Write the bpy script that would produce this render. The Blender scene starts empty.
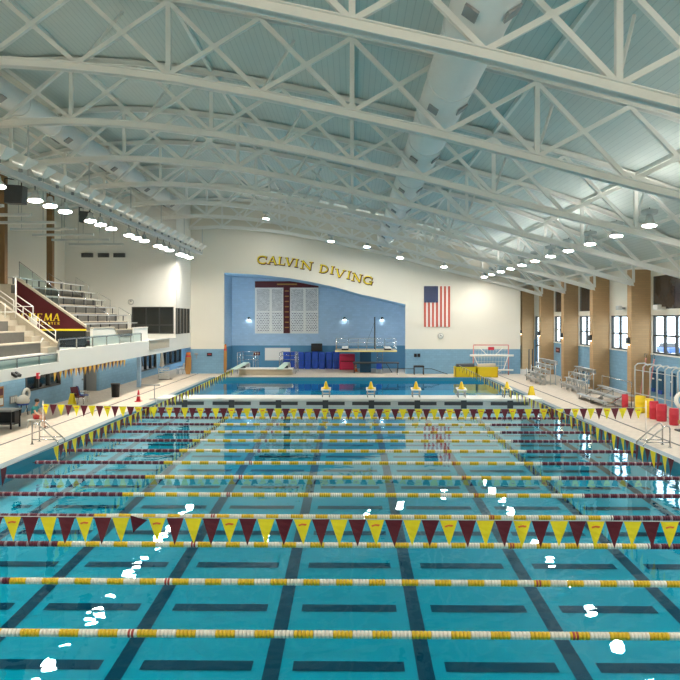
import bpy, bmesh, math, random
from mathutils import Vector, Matrix
random.seed(7)
C = bpy.context.scene.collection
PI = math.pi
# ------------------------------------------------------------------ camera model
F, CX, CY, TH, EYE = 680.0, 343.4, 318.0, 0.0127, 5.0
_fw = Vector((-math.sin(TH), math.cos(TH), 0)); _rt = Vector((math.cos(TH), math.sin(TH), 0))
def _ray(u, v): return _fw + _rt * ((u - CX) / F) + Vector((0, 0, (CY - v) / F))
def PY(u, v, Y):
    d = _ray(u, v); return Vector((0, 0, EYE)) + d * (Y / d.y)
def PX(u, v, X):
    d = _ray(u, v); return Vector((0, 0, EYE)) + d * (X / d.x)
def PZ(u, v, z):
    d = _ray(u, v); return Vector((0, 0, EYE)) + d * ((z - EYE) / d.z)
DECK = 0.25
# ------------------------------------------------------------------ materials
def mat(name, col, rough=0.6, var=0.08, scale=6.0, metal=0.0, emit=None, estr=0.0, bump=0.0, spec=0.4):
    m = bpy.data.materials.new(name); m.use_nodes = True
    nt = m.node_tree; b = nt.nodes['Principled BSDF']
    b.inputs['Roughness'].default_value = rough; b.inputs['Metallic'].default_value = metal
    b.inputs['Specular IOR Level'].default_value = spec
    tc = nt.nodes.new('ShaderNodeTexCoord'); n = nt.nodes.new('ShaderNodeTexNoise')
    n.inputs['Scale'].default_value = scale; n.inputs['Detail'].default_value = 3
    nt.links.new(tc.outputs['Object'], n.inputs['Vector'])
    mx = nt.nodes.new('ShaderNodeMix'); mx.data_type = 'RGBA'
    a = tuple(max(0, c * (1 - var)) for c in col) + (1,); d = tuple(min(1, c * (1 + var)) for c in col) + (1,)
    mx.inputs['A'].default_value = a; mx.inputs['B'].default_value = d
    nt.links.new(n.outputs['Fac'], mx.inputs['Factor']); nt.links.new(mx.outputs['Result'], b.inputs['Base Color'])
    if emit:
        b.inputs['Emission Color'].default_value = emit + (1,); b.inputs['Emission Strength'].default_value = estr
    if bump:
        bp = nt.nodes.new('ShaderNodeBump'); bp.inputs['Strength'].default_value = bump; bp.inputs['Distance'].default_value = 0.02
        nt.links.new(n.outputs['Fac'], bp.inputs['Height']); nt.links.new(bp.outputs['Normal'], b.inputs['Normal'])
    return m
def brick_mat(name, col, mortar, sx, sz, axis='Y', msize=0.015, rough=0.8):
    m = mat(name, col, rough, 0.1, 3.0); nt = m.node_tree; b = nt.nodes['Principled BSDF']
    tc = nt.nodes.new('ShaderNodeTexCoord'); sp = nt.nodes.new('ShaderNodeSeparateXYZ'); cb = nt.nodes.new('ShaderNodeCombineXYZ')
    nt.links.new(tc.outputs['Object'], sp.inputs[0])
    if axis == 'XY':
        ad = nt.nodes.new('ShaderNodeMath'); ad.operation = 'ADD'
        nt.links.new(sp.outputs['X'], ad.inputs[0]); nt.links.new(sp.outputs['Y'], ad.inputs[1]); nt.links.new(ad.outputs[0], cb.inputs['X'])
        nt.links.new(sp.outputs['Z'], cb.inputs['Y'])
    else:
        nt.links.new(sp.outputs['X'], cb.inputs['X']); nt.links.new(sp.outputs['Y'], cb.inputs['Y'])
    br = nt.nodes.new('ShaderNodeTexBrick'); br.inputs['Scale'].default_value = 1.0
    br.inputs['Brick Width'].default_value = sx; br.inputs['Row Height'].default_value = sz
    br.inputs['Mortar Size'].default_value = msize
    br.inputs['Color1'].default_value = tuple(c * 0.95 for c in col) + (1,); br.inputs['Color2'].default_value = tuple(min(1, c * 1.05) for c in col) + (1,)
    br.inputs['Mortar'].default_value = mortar + (1,)
    nt.links.new(cb.outputs[0], br.inputs['Vector']); nt.links.new(br.outputs['Color'], b.inputs['Base Color'])
    return m
def glass_mat(name, tint, refl=0.12):
    m = bpy.data.materials.new(name); m.use_nodes = True; nt = m.node_tree; nt.nodes.clear()
    o = nt.nodes.new('ShaderNodeOutputMaterial'); mx = nt.nodes.new('ShaderNodeMixShader')
    t = nt.nodes.new('ShaderNodeBsdfTransparent'); g = nt.nodes.new('ShaderNodeBsdfGlossy')
    t.inputs[0].default_value = tint + (1,); g.inputs['Roughness'].default_value = 0.03
    lw = nt.nodes.new('ShaderNodeLayerWeight'); pw = nt.nodes.new('ShaderNodeMath'); pw.operation = 'POWER'; pw.inputs[1].default_value = 5.0
    nt.links.new(lw.outputs['Facing'], pw.inputs[0])
    ad = nt.nodes.new('ShaderNodeMath'); ad.operation = 'MULTIPLY_ADD'; ad.inputs[1].default_value = 0.9; ad.inputs[2].default_value = refl; ad.use_clamp = True
    nt.links.new(pw.outputs[0], ad.inputs[0]); nt.links.new(ad.outputs[0], mx.inputs[0])
    nt.links.new(t.outputs[0], mx.inputs[1]); nt.links.new(g.outputs[0], mx.inputs[2]); nt.links.new(mx.outputs[0], o.inputs[0])
    return m
def water_mat():
    m = bpy.data.materials.new('pool_water'); m.use_nodes = True; nt = m.node_tree; nt.nodes.clear()
    o = nt.nodes.new('ShaderNodeOutputMaterial'); mx = nt.nodes.new('ShaderNodeMixShader')
    t = nt.nodes.new('ShaderNodeBsdfTransparent'); g = nt.nodes.new('ShaderNodeBsdfGlossy')
    t.inputs[0].default_value = (0.72, 0.95, 0.98, 1); g.inputs['Roughness'].default_value = 0.015; g.inputs[0].default_value = (0.84, 0.95, 1.0, 1)
    lw = nt.nodes.new('ShaderNodeLayerWeight'); pw = nt.nodes.new('ShaderNodeMath'); pw.operation = 'POWER'; pw.inputs[1].default_value = 4.5
    nt.links.new(lw.outputs['Facing'], pw.inputs[0])
    fr = nt.nodes.new('ShaderNodeMath'); fr.operation = 'MULTIPLY_ADD'; fr.inputs[1].default_value = 0.97; fr.inputs[2].default_value = 0.02; fr.use_clamp = True
    nt.links.new(pw.outputs[0], fr.inputs[0])
    tc = nt.nodes.new('ShaderNodeTexCoord')
    n = nt.nodes.new('ShaderNodeTexNoise'); n.inputs['Scale'].default_value = 1.1; n.inputs['Detail'].default_value = 2.5
    n2 = nt.nodes.new('ShaderNodeTexNoise'); n2.inputs['Scale'].default_value = 0.22; n2.inputs['Detail'].default_value = 1
    ad = nt.nodes.new('ShaderNodeMath'); ad.operation = 'MULTIPLY_ADD'; ad.inputs[1].default_value = 2.2
    nt.links.new(tc.outputs['Object'], n.inputs['Vector']); nt.links.new(tc.outputs['Object'], n2.inputs['Vector'])
    nt.links.new(n2.outputs['Fac'], ad.inputs[0]); nt.links.new(n.outputs['Fac'], ad.inputs[2])
    bp = nt.nodes.new('ShaderNodeBump'); bp.inputs['Strength'].default_value = 1.0; bp.inputs['Distance'].default_value = 0.0065
    nt.links.new(ad.outputs[0], bp.inputs['Height'])
    nt.links.new(bp.outputs[0], g.inputs['Normal']); nt.links.new(bp.outputs[0], lw.inputs['Normal'])
    nt.links.new(fr.outputs[0], mx.inputs[0]); nt.links.new(t.outputs[0], mx.inputs[1]); nt.links.new(g.outputs[0], mx.inputs[2])
    nt.links.new(mx.outputs[0], o.inputs[0]); return m
M = {}
M['cream'] = mat('cream_paint', (0.80, 0.755, 0.65), 0.7, 0.02, 0.5)
M['white'] = mat('white_paint', (0.82, 0.80, 0.74), 0.6, 0.02, 1.0)
M['steel_white'] = mat('white_steel_paint', (0.87, 0.86, 0.81), 0.5, 0.03, 2.0)
M['blue_wall'] = brick_mat('blue_block_wall', (0.20, 0.37, 0.52), (0.17, 0.33, 0.47), 0.4, 0.2, 'XY', 0.012)
M['pale_blue'] = brick_mat('pale_blue_block_wall', (0.40, 0.56, 0.72), (0.36, 0.52, 0.68), 0.4, 0.2, 'XY', 0.012)
M['teal_wall'] = mat('deep_blue_wainscot', (0.085, 0.25, 0.40), 0.6, 0.05, 1.0)
M['soffit'] = mat('soffit_blue', (0.25, 0.42, 0.58), 0.8, 0.03, 1.0)
M['deck'] = brick_mat('deck_tile', (0.62, 0.53, 0.43), (0.52, 0.44, 0.36), 0.3, 0.3, 'P', 0.012, 0.5)
M['coping'] = mat('gutter_grate', (0.20, 0.26, 0.29), 0.5, 0.15, 30)
M['pooltile'] = mat('pool_plaster_turquoise', (0.001, 0.315, 0.44), 0.9, 0.05, 0.6, spec=0.0)
M['divetile'] = mat('diving_well_plaster', (0.006, 0.30, 0.52), 0.9, 0.08, 0.4, spec=0.0)
M['wtile'] = mat('waterline_tile', (0.03, 0.24, 0.33), 0.4, 0.1, 12)
M['laneline'] = mat('dark_lane_tile', (0.001, 0.05, 0.095), 0.9, 0.1, 8, spec=0.0)
M['brick'] = brick_mat('tan_brick', (0.47, 0.30, 0.15), (0.42, 0.28, 0.15), 0.4, 0.13, 'XY', 0.012)
M['brown'] = mat('brown_pillar', (0.25, 0.14, 0.06), 0.7, 0.1, 3)
M['roofdeck'] = mat('roof_deck_paint', (0.63, 0.69, 0.655), 0.55, 0.04, 1.0)
M['maroon'] = mat('maroon_vinyl', (0.105, 0.006, 0.016), 0.55, 0.1, 5)
M['maroonpaint'] = mat('maroon_paint', (0.075, 0.004, 0.008), 0.5, 0.05, 2)
M['yellow'] = mat('yellow_vinyl', (0.95, 0.78, 0.02), 0.55, 0.05, 5)
M['paleyellow'] = mat('faded_yellow_vinyl', (0.85, 0.72, 0.25), 0.55, 0.05, 5)
M['gold'] = mat('gold_letter', (0.95, 0.74, 0.03), 0.4, 0.05, 5)
M['orange'] = mat('orange_plastic', (0.75, 0.20, 0.04), 0.5, 0.05, 5)
M['fl_white'] = mat('white_float', (0.78, 0.74, 0.66), 0.4, 0.06, 9)
M['fl_yellow'] = mat('yellow_float', (0.72, 0.46, 0.02), 0.4, 0.1, 9)
M['fl_maroon'] = mat('maroon_float', (0.11, 0.012, 0.03), 0.4, 0.2, 9)
M['red'] = mat('red_plastic', (0.55, 0.03, 0.05), 0.45, 0.08, 4)
M['dullred'] = mat('dull_red_float', (0.36, 0.05, 0.04), 0.5, 0.08, 4)
M['crimson'] = mat('crimson_vinyl', (0.62, 0.02, 0.09), 0.45, 0.08, 4)
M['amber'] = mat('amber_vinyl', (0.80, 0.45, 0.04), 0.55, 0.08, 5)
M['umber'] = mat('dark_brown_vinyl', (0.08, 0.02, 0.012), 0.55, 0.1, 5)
M['pink'] = mat('pale_red_tube', (0.65, 0.25, 0.22), 0.45, 0.08, 4)
M['yplastic'] = mat('yellow_plastic', (0.85, 0.58, 0.01), 0.45, 0.05, 4)
M['black'] = mat('black_matte', (0.012, 0.012, 0.014), 0.5, 0.1, 6)
M['dark'] = mat('dark_grey', (0.05, 0.055, 0.06), 0.5, 0.1, 4)
M['darkframe'] = mat('dark_bronze_frame', (0.03, 0.035, 0.035), 0.4, 0.1, 5)
M['grey'] = mat('mid_grey_paint', (0.30, 0.31, 0.31), 0.5, 0.06, 4)
M['lgrey'] = mat('pale_grey_paint', (0.55, 0.57, 0.56), 0.5, 0.05, 4)
M['alu'] = mat('brushed_aluminium', (0.55, 0.56, 0.56), 0.35, 0.06, 14, metal=0.7)
M['steel'] = mat('stainless_tube', (0.55, 0.55, 0.54), 0.25, 0.05, 14, metal=0.85)
M['concrete'] = mat('tan_concrete', (0.50, 0.44, 0.34), 0.85, 0.1, 5, bump=0.1)
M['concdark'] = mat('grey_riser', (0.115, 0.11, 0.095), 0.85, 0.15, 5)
M['bluemat'] = mat('royal_blue_vinyl', (0.01, 0.06, 0.36), 0.45, 0.1, 2)
M['navy'] = mat('navy_panel', (0.010, 0.075, 0.15), 0.5, 0.08, 3)
M['boardgreen'] = mat('pale_green_board', (0.55, 0.70, 0.60), 0.6, 0.05, 6)
M['duct'] = mat('white_duct', (0.78, 0.80, 0.78), 0.45, 0.03, 2, spec=0.5)
M['lamp'] = mat('lamp_lens', (0.9, 0.9, 0.9), 0.4, 0.0, 1, emit=(1.0, 0.93, 0.82), estr=260)
M['lampR'] = mat('lamp_lens_right', (0.9, 0.9, 0.9), 0.4, 0.0, 1, emit=(1.0, 0.95, 0.87), estr=260)
M['lampFill'] = mat('fill_light_lens', (0.9, 0.9, 0.9), 0.4, 0.0, 1, emit=(1.0, 0.94, 0.84), estr=75)  # emission of the fill lights added behind the camera
M['uplens'] = mat('uplight_lens', (0.9, 0.9, 0.9), 0.4, 0.0, 1, emit=(1.0, 0.95, 0.86), estr=1.6)
M['uplensR'] = mat('uplight_lens_right', (0.9, 0.9, 0.9), 0.4, 0.0, 1, emit=(1.0, 0.96, 0.88), estr=60)
M['balconyfill'] = mat('balcony_fill_lens', (0.9, 0.9, 0.9), 0.4, 0.0, 1, emit=(1.0, 0.93, 0.8), estr=7)  # emission of the fill tubes added under the balcony
M['strip'] = mat('fill_tube', (0.9, 0.9, 0.9), 0.4, 0.0, 1, emit=(0.92, 0.97, 1.0), estr=45)  # emission of the fill strips added beside the alcove
M['glow'] = mat('sconce_glow', (0.9, 0.8, 0.6), 0.4, 0.0, 1, emit=(1.0, 0.80, 0.5), estr=14)
M['cool'] = mat('sconce_cool', (0.9, 0.9, 0.9), 0.4, 0.0, 1, emit=(0.95, 0.98, 1.0), estr=16)
M['darkglass'] = mat('dark_interior_glass', (0.018, 0.022, 0.022), 0.06, 0.4, 1.3, spec=0.6)
M['upglass'] = mat('dim_clerestory_glass', (0.06, 0.05, 0.045), 0.08, 0.7, 1.2, spec=0.6)
M['pane'] = glass_mat('window_pane', (0.86, 0.93, 0.95), 0.03)
M['railglass'] = glass_mat('rail_glass', (0.60, 0.72, 0.72), 0.03)
M['water'] = water_mat()
M['skin'] = mat('skin', (0.55, 0.33, 0.23), 0.55, 0.05, 9)
M['teal_shirt'] = mat('teal_shirt', (0.02, 0.20, 0.20), 0.8, 0.1, 9)
M['red_shorts'] = mat('red_shorts', (0.40, 0.03, 0.03), 0.8, 0.1, 9)
M['hair'] = mat('dark_hair', (0.02, 0.014, 0.01), 0.7, 0.2, 20)
M['wood'] = mat('varnished_wood', (0.38, 0.19, 0.05), 0.5, 0.15, 8)
M['asphalt'] = mat('parking_lot', (0.55, 0.56, 0.58), 0.8, 0.1, 1)
M['carblue'] = mat('blue_car_paint', (0.05, 0.12, 0.35), 0.3, 0.05, 1)
M['bark'] = mat('tree_bark', (0.15, 0.12, 0.10), 0.9, 0.1, 5)
# roof deck: ribs along the slope from the structure lines
def rib(m, axis, freq, strength):
    nt = m.node_tree; b = nt.nodes['Principled BSDF']
    tc = nt.nodes.new('ShaderNodeTexCoord'); w = nt.nodes.new('ShaderNodeTexWave'); w.bands_direction = axis
    w.inputs['Scale'].default_value = freq; w.wave_profile = 'SAW'
    nt.links.new(tc.outputs['Object'], w.inputs['Vector'])
    cr = nt.nodes.new('ShaderNodeValToRGB'); cr.color_ramp.elements[0].position = 0.86; cr.color_ramp.elements[1].position = 0.93
    cr.color_ramp.elements[0].color = (1, 1, 1, 1); cr.color_ramp.elements[1].color = (0.80, 0.83, 0.84, 1)
    nt.links.new(w.outputs['Fac'], cr.inputs[0])
    old = b.inputs['Base Color'].links[0].from_socket
    mx = nt.nodes.new('ShaderNodeMix'); mx.data_type = 'RGBA'; mx.blend_type = 'MULTIPLY'; mx.inputs['Factor'].default_value = 1
    nt.links.new(old, mx.inputs['A']); nt.links.new(cr.outputs[0], mx.inputs['B']); nt.links.new(mx.outputs['Result'], b.inputs['Base Color'])
    bp = nt.nodes.new('ShaderNodeBump'); bp.inputs['Strength'].default_value = strength; bp.inputs['Distance'].default_value = 0.05
    nt.links.new(w.outputs['Fac'], bp.inputs['Height']); nt.links.new(bp.outputs[0], b.inputs['Normal'])
rib(M['roofdeck'], 'X', 1.5, 0.3)
def record_mat(name, bw, rh, ms):      # rows of small dark entries on white panels
    m = mat(name, (0.78, 0.77, 0.74), 0.5, 0.02, 3); nt = m.node_tree; b = nt.nodes['Principled BSDF']
    tc = nt.nodes.new('ShaderNodeTexCoord'); sp = nt.nodes.new('ShaderNodeSeparateXYZ'); cb = nt.nodes.new('ShaderNodeCombineXYZ')
    nt.links.new(tc.outputs['Object'], sp.inputs[0]); nt.links.new(sp.outputs['X'], cb.inputs['X']); nt.links.new(sp.outputs['Z'], cb.inputs['Y'])
    br = nt.nodes.new('ShaderNodeTexBrick'); br.inputs['Scale'].default_value = 1.0
    br.inputs['Brick Width'].default_value = bw; br.inputs['Row Height'].default_value = rh; br.inputs['Mortar Size'].default_value = ms; br.inputs['Bias'].default_value = -0.2
    br.inputs['Color1'].default_value = (.10, .10, .10, 1); br.inputs['Color2'].default_value = (.55, .54, .52, 1); br.inputs['Mortar'].default_value = (.80, .79, .76, 1)
    nt.links.new(cb.outputs[0], br.inputs['Vector']); nt.links.new(br.outputs['Color'], b.inputs['Base Color']); return m
M['records'] = record_mat('record_entries_dense', 0.19, .105, .026); M['records2'] = record_mat('record_entries_sparse', .23, .16, .045)

def stripe(m, period, frac, col):
    nt = m.node_tree; b = nt.nodes['Principled BSDF']; old = b.inputs['Base Color'].links[0].from_socket
    tc = nt.nodes.new('ShaderNodeTexCoord'); sp = nt.nodes.new('ShaderNodeSeparateXYZ'); nt.links.new(tc.outputs['Object'], sp.inputs[0])
    a = nt.nodes.new('ShaderNodeMath'); a.operation = 'MULTIPLY'; a.inputs[1].default_value = 1/period; nt.links.new(sp.outputs['X'], a.inputs[0])
    f = nt.nodes.new('ShaderNodeMath'); f.operation = 'FRACT'; nt.links.new(a.outputs[0], f.inputs[0])
    g = nt.nodes.new('ShaderNodeMath'); g.operation = 'LESS_THAN'; g.inputs[1].default_value = frac; nt.links.new(f.outputs[0], g.inputs[0])
    mx = nt.nodes.new('ShaderNodeMix'); mx.data_type = 'RGBA'; nt.links.new(g.outputs[0], mx.inputs['Factor']); nt.links.new(old, mx.inputs['A']); mx.inputs['B'].default_value = col + (1,)
    nt.links.new(mx.outputs['Result'], b.inputs['Base Color'])
stripe(M['fl_maroon'], .248, .25, (.30, .22, .24))
# ------------------------------------------------------------------ mesh builder
class MB:
    def __init__(s): s.bm = bmesh.new(); s.mi = 0
    def _f(s, vs):
        try:
            f = s.bm.faces.new(vs); f.material_index = s.mi; return f
        except ValueError: return None
    def box(s, a, b):
        x0, x1 = sorted((a[0], b[0])); y0, y1 = sorted((a[1], b[1])); z0, z1 = sorted((a[2], b[2]))
        v = [s.bm.verts.new(p) for p in ((x0,y0,z0),(x1,y0,z0),(x1,y1,z0),(x0,y1,z0),(x0,y0,z1),(x1,y0,z1),(x1,y1,z1),(x0,y1,z1))]
        for q in ((3,2,1,0),(4,5,6,7),(0,1,5,4),(1,2,6,5),(2,3,7,6),(3,0,4,7)): s._f([v[i] for i in q])
        return s
    def bar(s, p, q, w, h=None, up=(0,0,1)):
        h = h or w; p = Vector(p); q = Vector(q); d = (q - p).normalized(); up = Vector(up)
        if abs(d.dot(up)) > 0.98: up = Vector((0, 1, 0))
        r = d.cross(up).normalized(); u = r.cross(d).normalized(); r *= w/2; u *= h/2
        v = [s.bm.verts.new(c + o) for c in (p, q) for o in (-r-u, r-u, r+u, -r+u)]
        for i in ((0,1,2,3),(7,6,5,4),(0,4,5,1),(1,5,6,2),(2,6,7,3),(3,7,4,0)): s._f([v[k] for k in i])
        return s
    def tube(s, pts, r, n=8, r2=None, caps=True):
        pts = [Vector(p) for p in pts]; rings = []
        for i, p in enumerate(pts):
            d = (pts[min(i+1, len(pts)-1)] - pts[max(i-1, 0)]).normalized()
            up = Vector((0,0,1)) if abs(d.z) < 0.95 else Vector((0,1,0))
            a = d.cross(up).normalized(); b = a.cross(d)
            rr = r if r2 is None else r + (r2 - r) * i / (len(pts)-1)
            rings.append([s.bm.verts.new(p + a*rr*math.cos(2*PI*k/n) + b*rr*math.sin(2*PI*k/n)) for k in range(n)])
        for A, B in zip(rings, rings[1:]):
            for k in range(n):
                f = s._f([A[k], A[(k+1)%n], B[(k+1)%n], B[k]])
                if f: f.smooth = n > 5
        if caps: s._f(rings[0][::-1]); s._f(rings[-1])
        return s
    def lathe(s, c, prof, n=16, axis='Z', caps=True):
        c = Vector(c); rings = []
        for r, z in prof:
            ring = []
            for k in range(n):
                a = 2*PI*k/n; x, y = r*math.cos(a), r*math.sin(a)
                o = {'Z': (x, y, z), 'X': (z, x, y), 'Y': (x, z, y)}[axis]
                ring.append(s.bm.verts.new(c + Vector(o)))
            rings.append(ring)
        for A, B in zip(rings, rings[1:]):
            for k in range(n):
                f = s._f([A[k], A[(k+1)%n], B[(k+1)%n], B[k]])
                if f: f.smooth = True
        if caps and prof[0][0] > 1e-4: s._f(rings[0][::-1])
        if caps and prof[-1][0] > 1e-4: s._f(rings[-1])
        return s
    def prism(s, poly, vec):
        vec = Vector(vec); a = [s.bm.verts.new(p) for p in poly]; b = [s.bm.verts.new(Vector(p) + vec) for p in poly]
        s._f(a[::-1]); s._f(b); n = len(poly)
        for i in range(n): s._f([a[i], a[(i+1)%n], b[(i+1)%n], b[i]])
        return s
    def quad(s, *pts): s._f([s.bm.verts.new(p) for p in pts]); return s
    def build(s, name, mats, parent=None, loc=None, bevel=0.0, fix=True):
        if fix: bmesh.ops.recalc_face_normals(s.bm, faces=s.bm.faces[:])
        me = bpy.data.meshes.new(name); off = Vector((0,0,0))
        if parent is not None: off = OFF.get(parent.name, Vector((0,0,0)))
        elif loc is not None: off = Vector(loc)
        if off.length: bmesh.ops.translate(s.bm, verts=s.bm.verts[:], vec=-off)
        s.bm.to_mesh(me); s.bm.free()
        for m in (mats if isinstance(mats, (list, tuple)) else [mats]): me.materials.append(m)
        o = bpy.data.objects.new(name, me); C.objects.link(o)
        if parent is not None: o.parent = parent
        elif loc is not None: o.location = loc
        OFF[o.name] = off
        if bevel:
            b = o.modifiers.new('bevel', 'BEVEL'); b.width = bevel; b.segments = 2; b.limit_method = 'ANGLE'
        return o
OFF = {}
def tag(o, label, cat, group=None, kind=None):
    o['label'] = label; o['category'] = cat
    if group: o['group'] = group
    if kind: o['kind'] = kind
    return o
def thing(name, label, cat, loc=(0,0,0), group=None, local=False, rz=0, kind=None):
    o = bpy.data.objects.new(name, None); C.objects.link(o); o.location = loc; o.rotation_euler = (0,0,rz)
    o.empty_display_size = 0.2
    OFF[o.name] = Vector((0,0,0)) if local else Vector(loc)
    return tag(o, label, cat, group, kind)
def struct(o): o['kind'] = 'structure'; return o
def dup(root, loc, label, rz=None, parent=None):
    c = root.copy(); C.objects.link(c); OFF[c.name] = OFF.get(root.name, Vector((0,0,0)))
    if parent is None:
        c.location = loc
        if rz is not None: c.rotation_euler = (0,0,rz)
        c['label'] = label
    else: c.parent = parent
    for ch in [o for o in KIDS(root)]: dup(ch, None, None, None, c)
    return c
def KIDS(o): return [k for k in C.objects if k.parent == o] if o.name not in KC else KC[o.name]
KC = {}
def cache(root):
    def rec(o):
        KC[o.name] = list(o.children)
        for k in o.children: rec(k)
    rec(root)
ORD = ['nearest', 'second nearest', 'third nearest', 'fourth nearest', 'fifth nearest', 'sixth nearest', 'seventh nearest', 'eighth nearest', 'ninth nearest', 'tenth nearest',
       'eleventh nearest', 'twelfth nearest', 'thirteenth nearest', 'fourteenth nearest', 'fifteenth nearest', 'sixteenth nearest', 'seventeenth nearest', 'eighteenth nearest', 'nineteenth nearest', 'twentieth nearest',
       'twenty-first nearest', 'twenty-second nearest', 'twenty-third nearest', 'twenty-fourth nearest', 'twenty-fifth nearest', 'twenty-sixth nearest']
NTH = ['first', 'second', 'third', 'fourth', 'fifth', 'sixth', 'seventh', 'eighth', 'ninth', 'tenth']
def lerp(pts, x):
    if x <= pts[0][0]: return pts[0][1]
    for (a, fa), (b, fb) in zip(pts, pts[1:]):
        if x <= b: return fa + (fb - fa) * (x - a) / (b - a)
    return pts[-1][1]
# ------------------------------------------------------------------ main dimensions
PL, PR = -11.07, 10.7                 # pool sides
BULK0, BULK1, PEND = 38.2, 40.0, 54.2 # bulkhead, far end of the diving well
YF, YB, YA = -3.0, 58.0, 64.2         # wall behind the camera, back wall, alcove wall
XL, XR = -22.6, 17.0                  # outer side walls
XB, XU = -13.8, -16.5                 # balcony edge, wall under the balcony
ALCL, ALCR = -10.95, 4.55
HC = [(-22.6,5.9),(-20,6.45),(-16.5,7.2),(-13.75,7.5),(-11,7.6),(-8.25,7.42),(-5.5,7.07),(-2.75,6.55),(0,5.95),(2.75,5.32),(5.5,4.6),(8.25,3.87),(11,3.18),(13.75,2.45),(16,1.82),(17.1,1.5)]
HD = [(-22.6,2.2),(-14,2.4),(9,2.4),(13.75,1.9),(16,1.3),(17.1,1.2)]
def chord(x): return EYE + lerp(HC, x)
def topc(x): return chord(x) + lerp(HD, x)
def roof(x): return topc(x) + 0.28
BAY = 6.2; TY = [14.1 + BAY*k for k in range(8)]
# ------------------------------------------------------------------ setting: floor, pool, water
b = MB()
b.box((XU-.3, YF, -2), (PL-.3, YA, DECK)).box((PR+.3, YF, -2), (XR, YA, DECK)).box((PL-.3, PEND+.3, -2), (PR+.3, YA, DECK)).box((PL-.3, YF, -2), (PR+.3, 1.7, DECK))
b.box((XU-.3, YA, -2), (-11, 68, DECK)).box((14.1, YA, -2), (XR, 65.8, DECK))
struct(b.build('floor', M['deck']))
for nm_, a_, c_ in (('wall_pool_left', (PL-.3, 1.7, -4), (PL, PEND+.3, DECK)), ('wall_pool_right', (PR, 1.7, -4), (PR+.3, PEND+.3, DECK)), ('wall_pool_far', (PL, PEND, -4), (PR, PEND+.3, DECK)), ('wall_pool_near', (PL, 1.7, -4), (PR, 2.0, DECK))):
    struct(MB().box(a_, c_).build(nm_, M['divetile' if nm_ == 'wall_pool_far' else 'wtile']))
b = MB()
for x0, x1 in ((PL-.34, PL+.02), (PR-.02, PR+.34)): b.box((x0, 1.7, DECK), (x1, PEND+.3, DECK+.015))
b.box((PL, PEND-.02, DECK), (PR, PEND+.34, DECK+.015))
struct(b.build('trim_1', M['coping']))
b = MB()
for x in (-13.15, 12.2): b.box((x-.05, YF+.1, DECK), (x+.05, YB-.1, DECK+.006))
struct(b.build('trim_2', M['dark']))
struct(MB().box((PL, PEND-.02, .0), (PR, PEND, DECK-.01)).build('trim_3', M['wtile']))
DP = [(2,1.5),(8,1.25),(11.85,1.08),(14,.98),(16.1,.88),(18.3,.79),(20.4,.70),(22.5,.63),(27,.48),(32,.36),(38.2,.27)]
ys = [2.0] + [p[0] for p in DP[1:]]
b = MB()
for y0, y1 in zip(ys, ys[1:]): b.quad((PL,y0,-lerp(DP,y0)), (PR,y0,-lerp(DP,y0)), (PR,y1,-lerp(DP,y1)), (PL,y1,-lerp(DP,y1)))
pf = struct(b.build('pool_floor', M['pooltile'], fix=False))
LS, LX = 2.65, -0.06
for k in range(8):
    x = LX + (k - 3.5) * LS; b = MB()
    for y0, y1 in zip(ys, ys[1:]):
        for s_ in (1,): b.quad((x-.14,y0,-lerp(DP,y0)+.012), (x+.14,y0,-lerp(DP,y0)+.012), (x+.14,y1,-lerp(DP,y1)+.012), (x-.14,y1,-lerp(DP,y1)+.012))
    b.build('lane_line', M['laneline'], pf, fix=False)
for j in range(13):
    y = 11.85 - 2.14 + 2.14*j
    b = MB()
    for k in range(9):
        x = LX + (k - 4) * LS; w = 0.97
        if k == 0: x0, x1 = PL+.9, x+w
        elif k == 8: x0, x1 = x-w, PR-.9
        else: x0, x1 = x-w, x+w
        b.quad((x0,y-.155,-lerp(DP,y-.155)+.013), (x1,y-.155,-lerp(DP,y-.155)+.013), (x1,y+.155,-lerp(DP,y+.155)+.013), (x0,y+.155,-lerp(DP,y+.155)+.013))
    b.build('cross_lane_mark', M['laneline'], pf, fix=False)
b = MB(); b.quad((PL,BULK1-1,-.75), (PR,BULK1-1,-.75), (PR,PEND,-.75), (PL,PEND,-.75))
struct(b.build('diving_well_floor', M['divetile'], fix=False))
b = MB(); b.quad((PL,2,0), (PR,2,0), (PR,BULK0+.05,0), (PL,BULK0+.05,0)); b.quad((PL,BULK1-.05,0), (PR,BULK1-.05,0), (PR,PEND,0), (PL,PEND,0))
struct(b.build('water', M['water'], fix=False))
# ------------------------------------------------------------------ setting: walls
def wall_strip(b, axis, const, th, ranges, split=None, mats=(0, 1)):
    """vertical wall of quads: ranges = [(t0,t1,z0a,z0b,z1a,z1b)] along axis"""
    for t0, t1, za, zb, wa, wb in ranges:
        def P(t, z): return (t, const, z) if axis == 'X' else (const, t, z)
        off = (0, th, 0) if axis == 'X' else (th, 0, 0)
        if split and min(za, zb) < split < max(wa, wb):
            b.mi = mats[0]; b.prism([P(t0,za), P(t1,zb), P(t1,split), P(t0,split)], off)
            b.mi = mats[1]; b.prism([P(t0,split), P(t1,split), P(t1,wb), P(t0,wa)], off)
        else:
            b.mi = mats[1]; b.prism([P(t0,za), P(t1,zb), P(t1,wb), P(t0,wa)], off)
ARC = [(-10.95,8.88),(-8.1,8.72),(-5.37,8.41),(-3.4,8.06),(-1.45,7.64),(.85,6.99),(2.7,6.6),(4.55,6.16)]
b = MB(); xs = [-13.8,-12.4,-10.95]
wall_strip(b, 'X', YB, .3, [(a, c, DECK, DECK, roof(a), roof(c)) for a, c in zip(xs, xs[1:])], 2.35)
wall_strip(b, 'X', YB, .3, [(a, c, za, zc, roof(a), roof(c)) for (a, za), (c, zc) in zip(ARC, ARC[1:])])
xs = [4.55,5.5,8.25,11,13.75,14.3]
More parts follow.
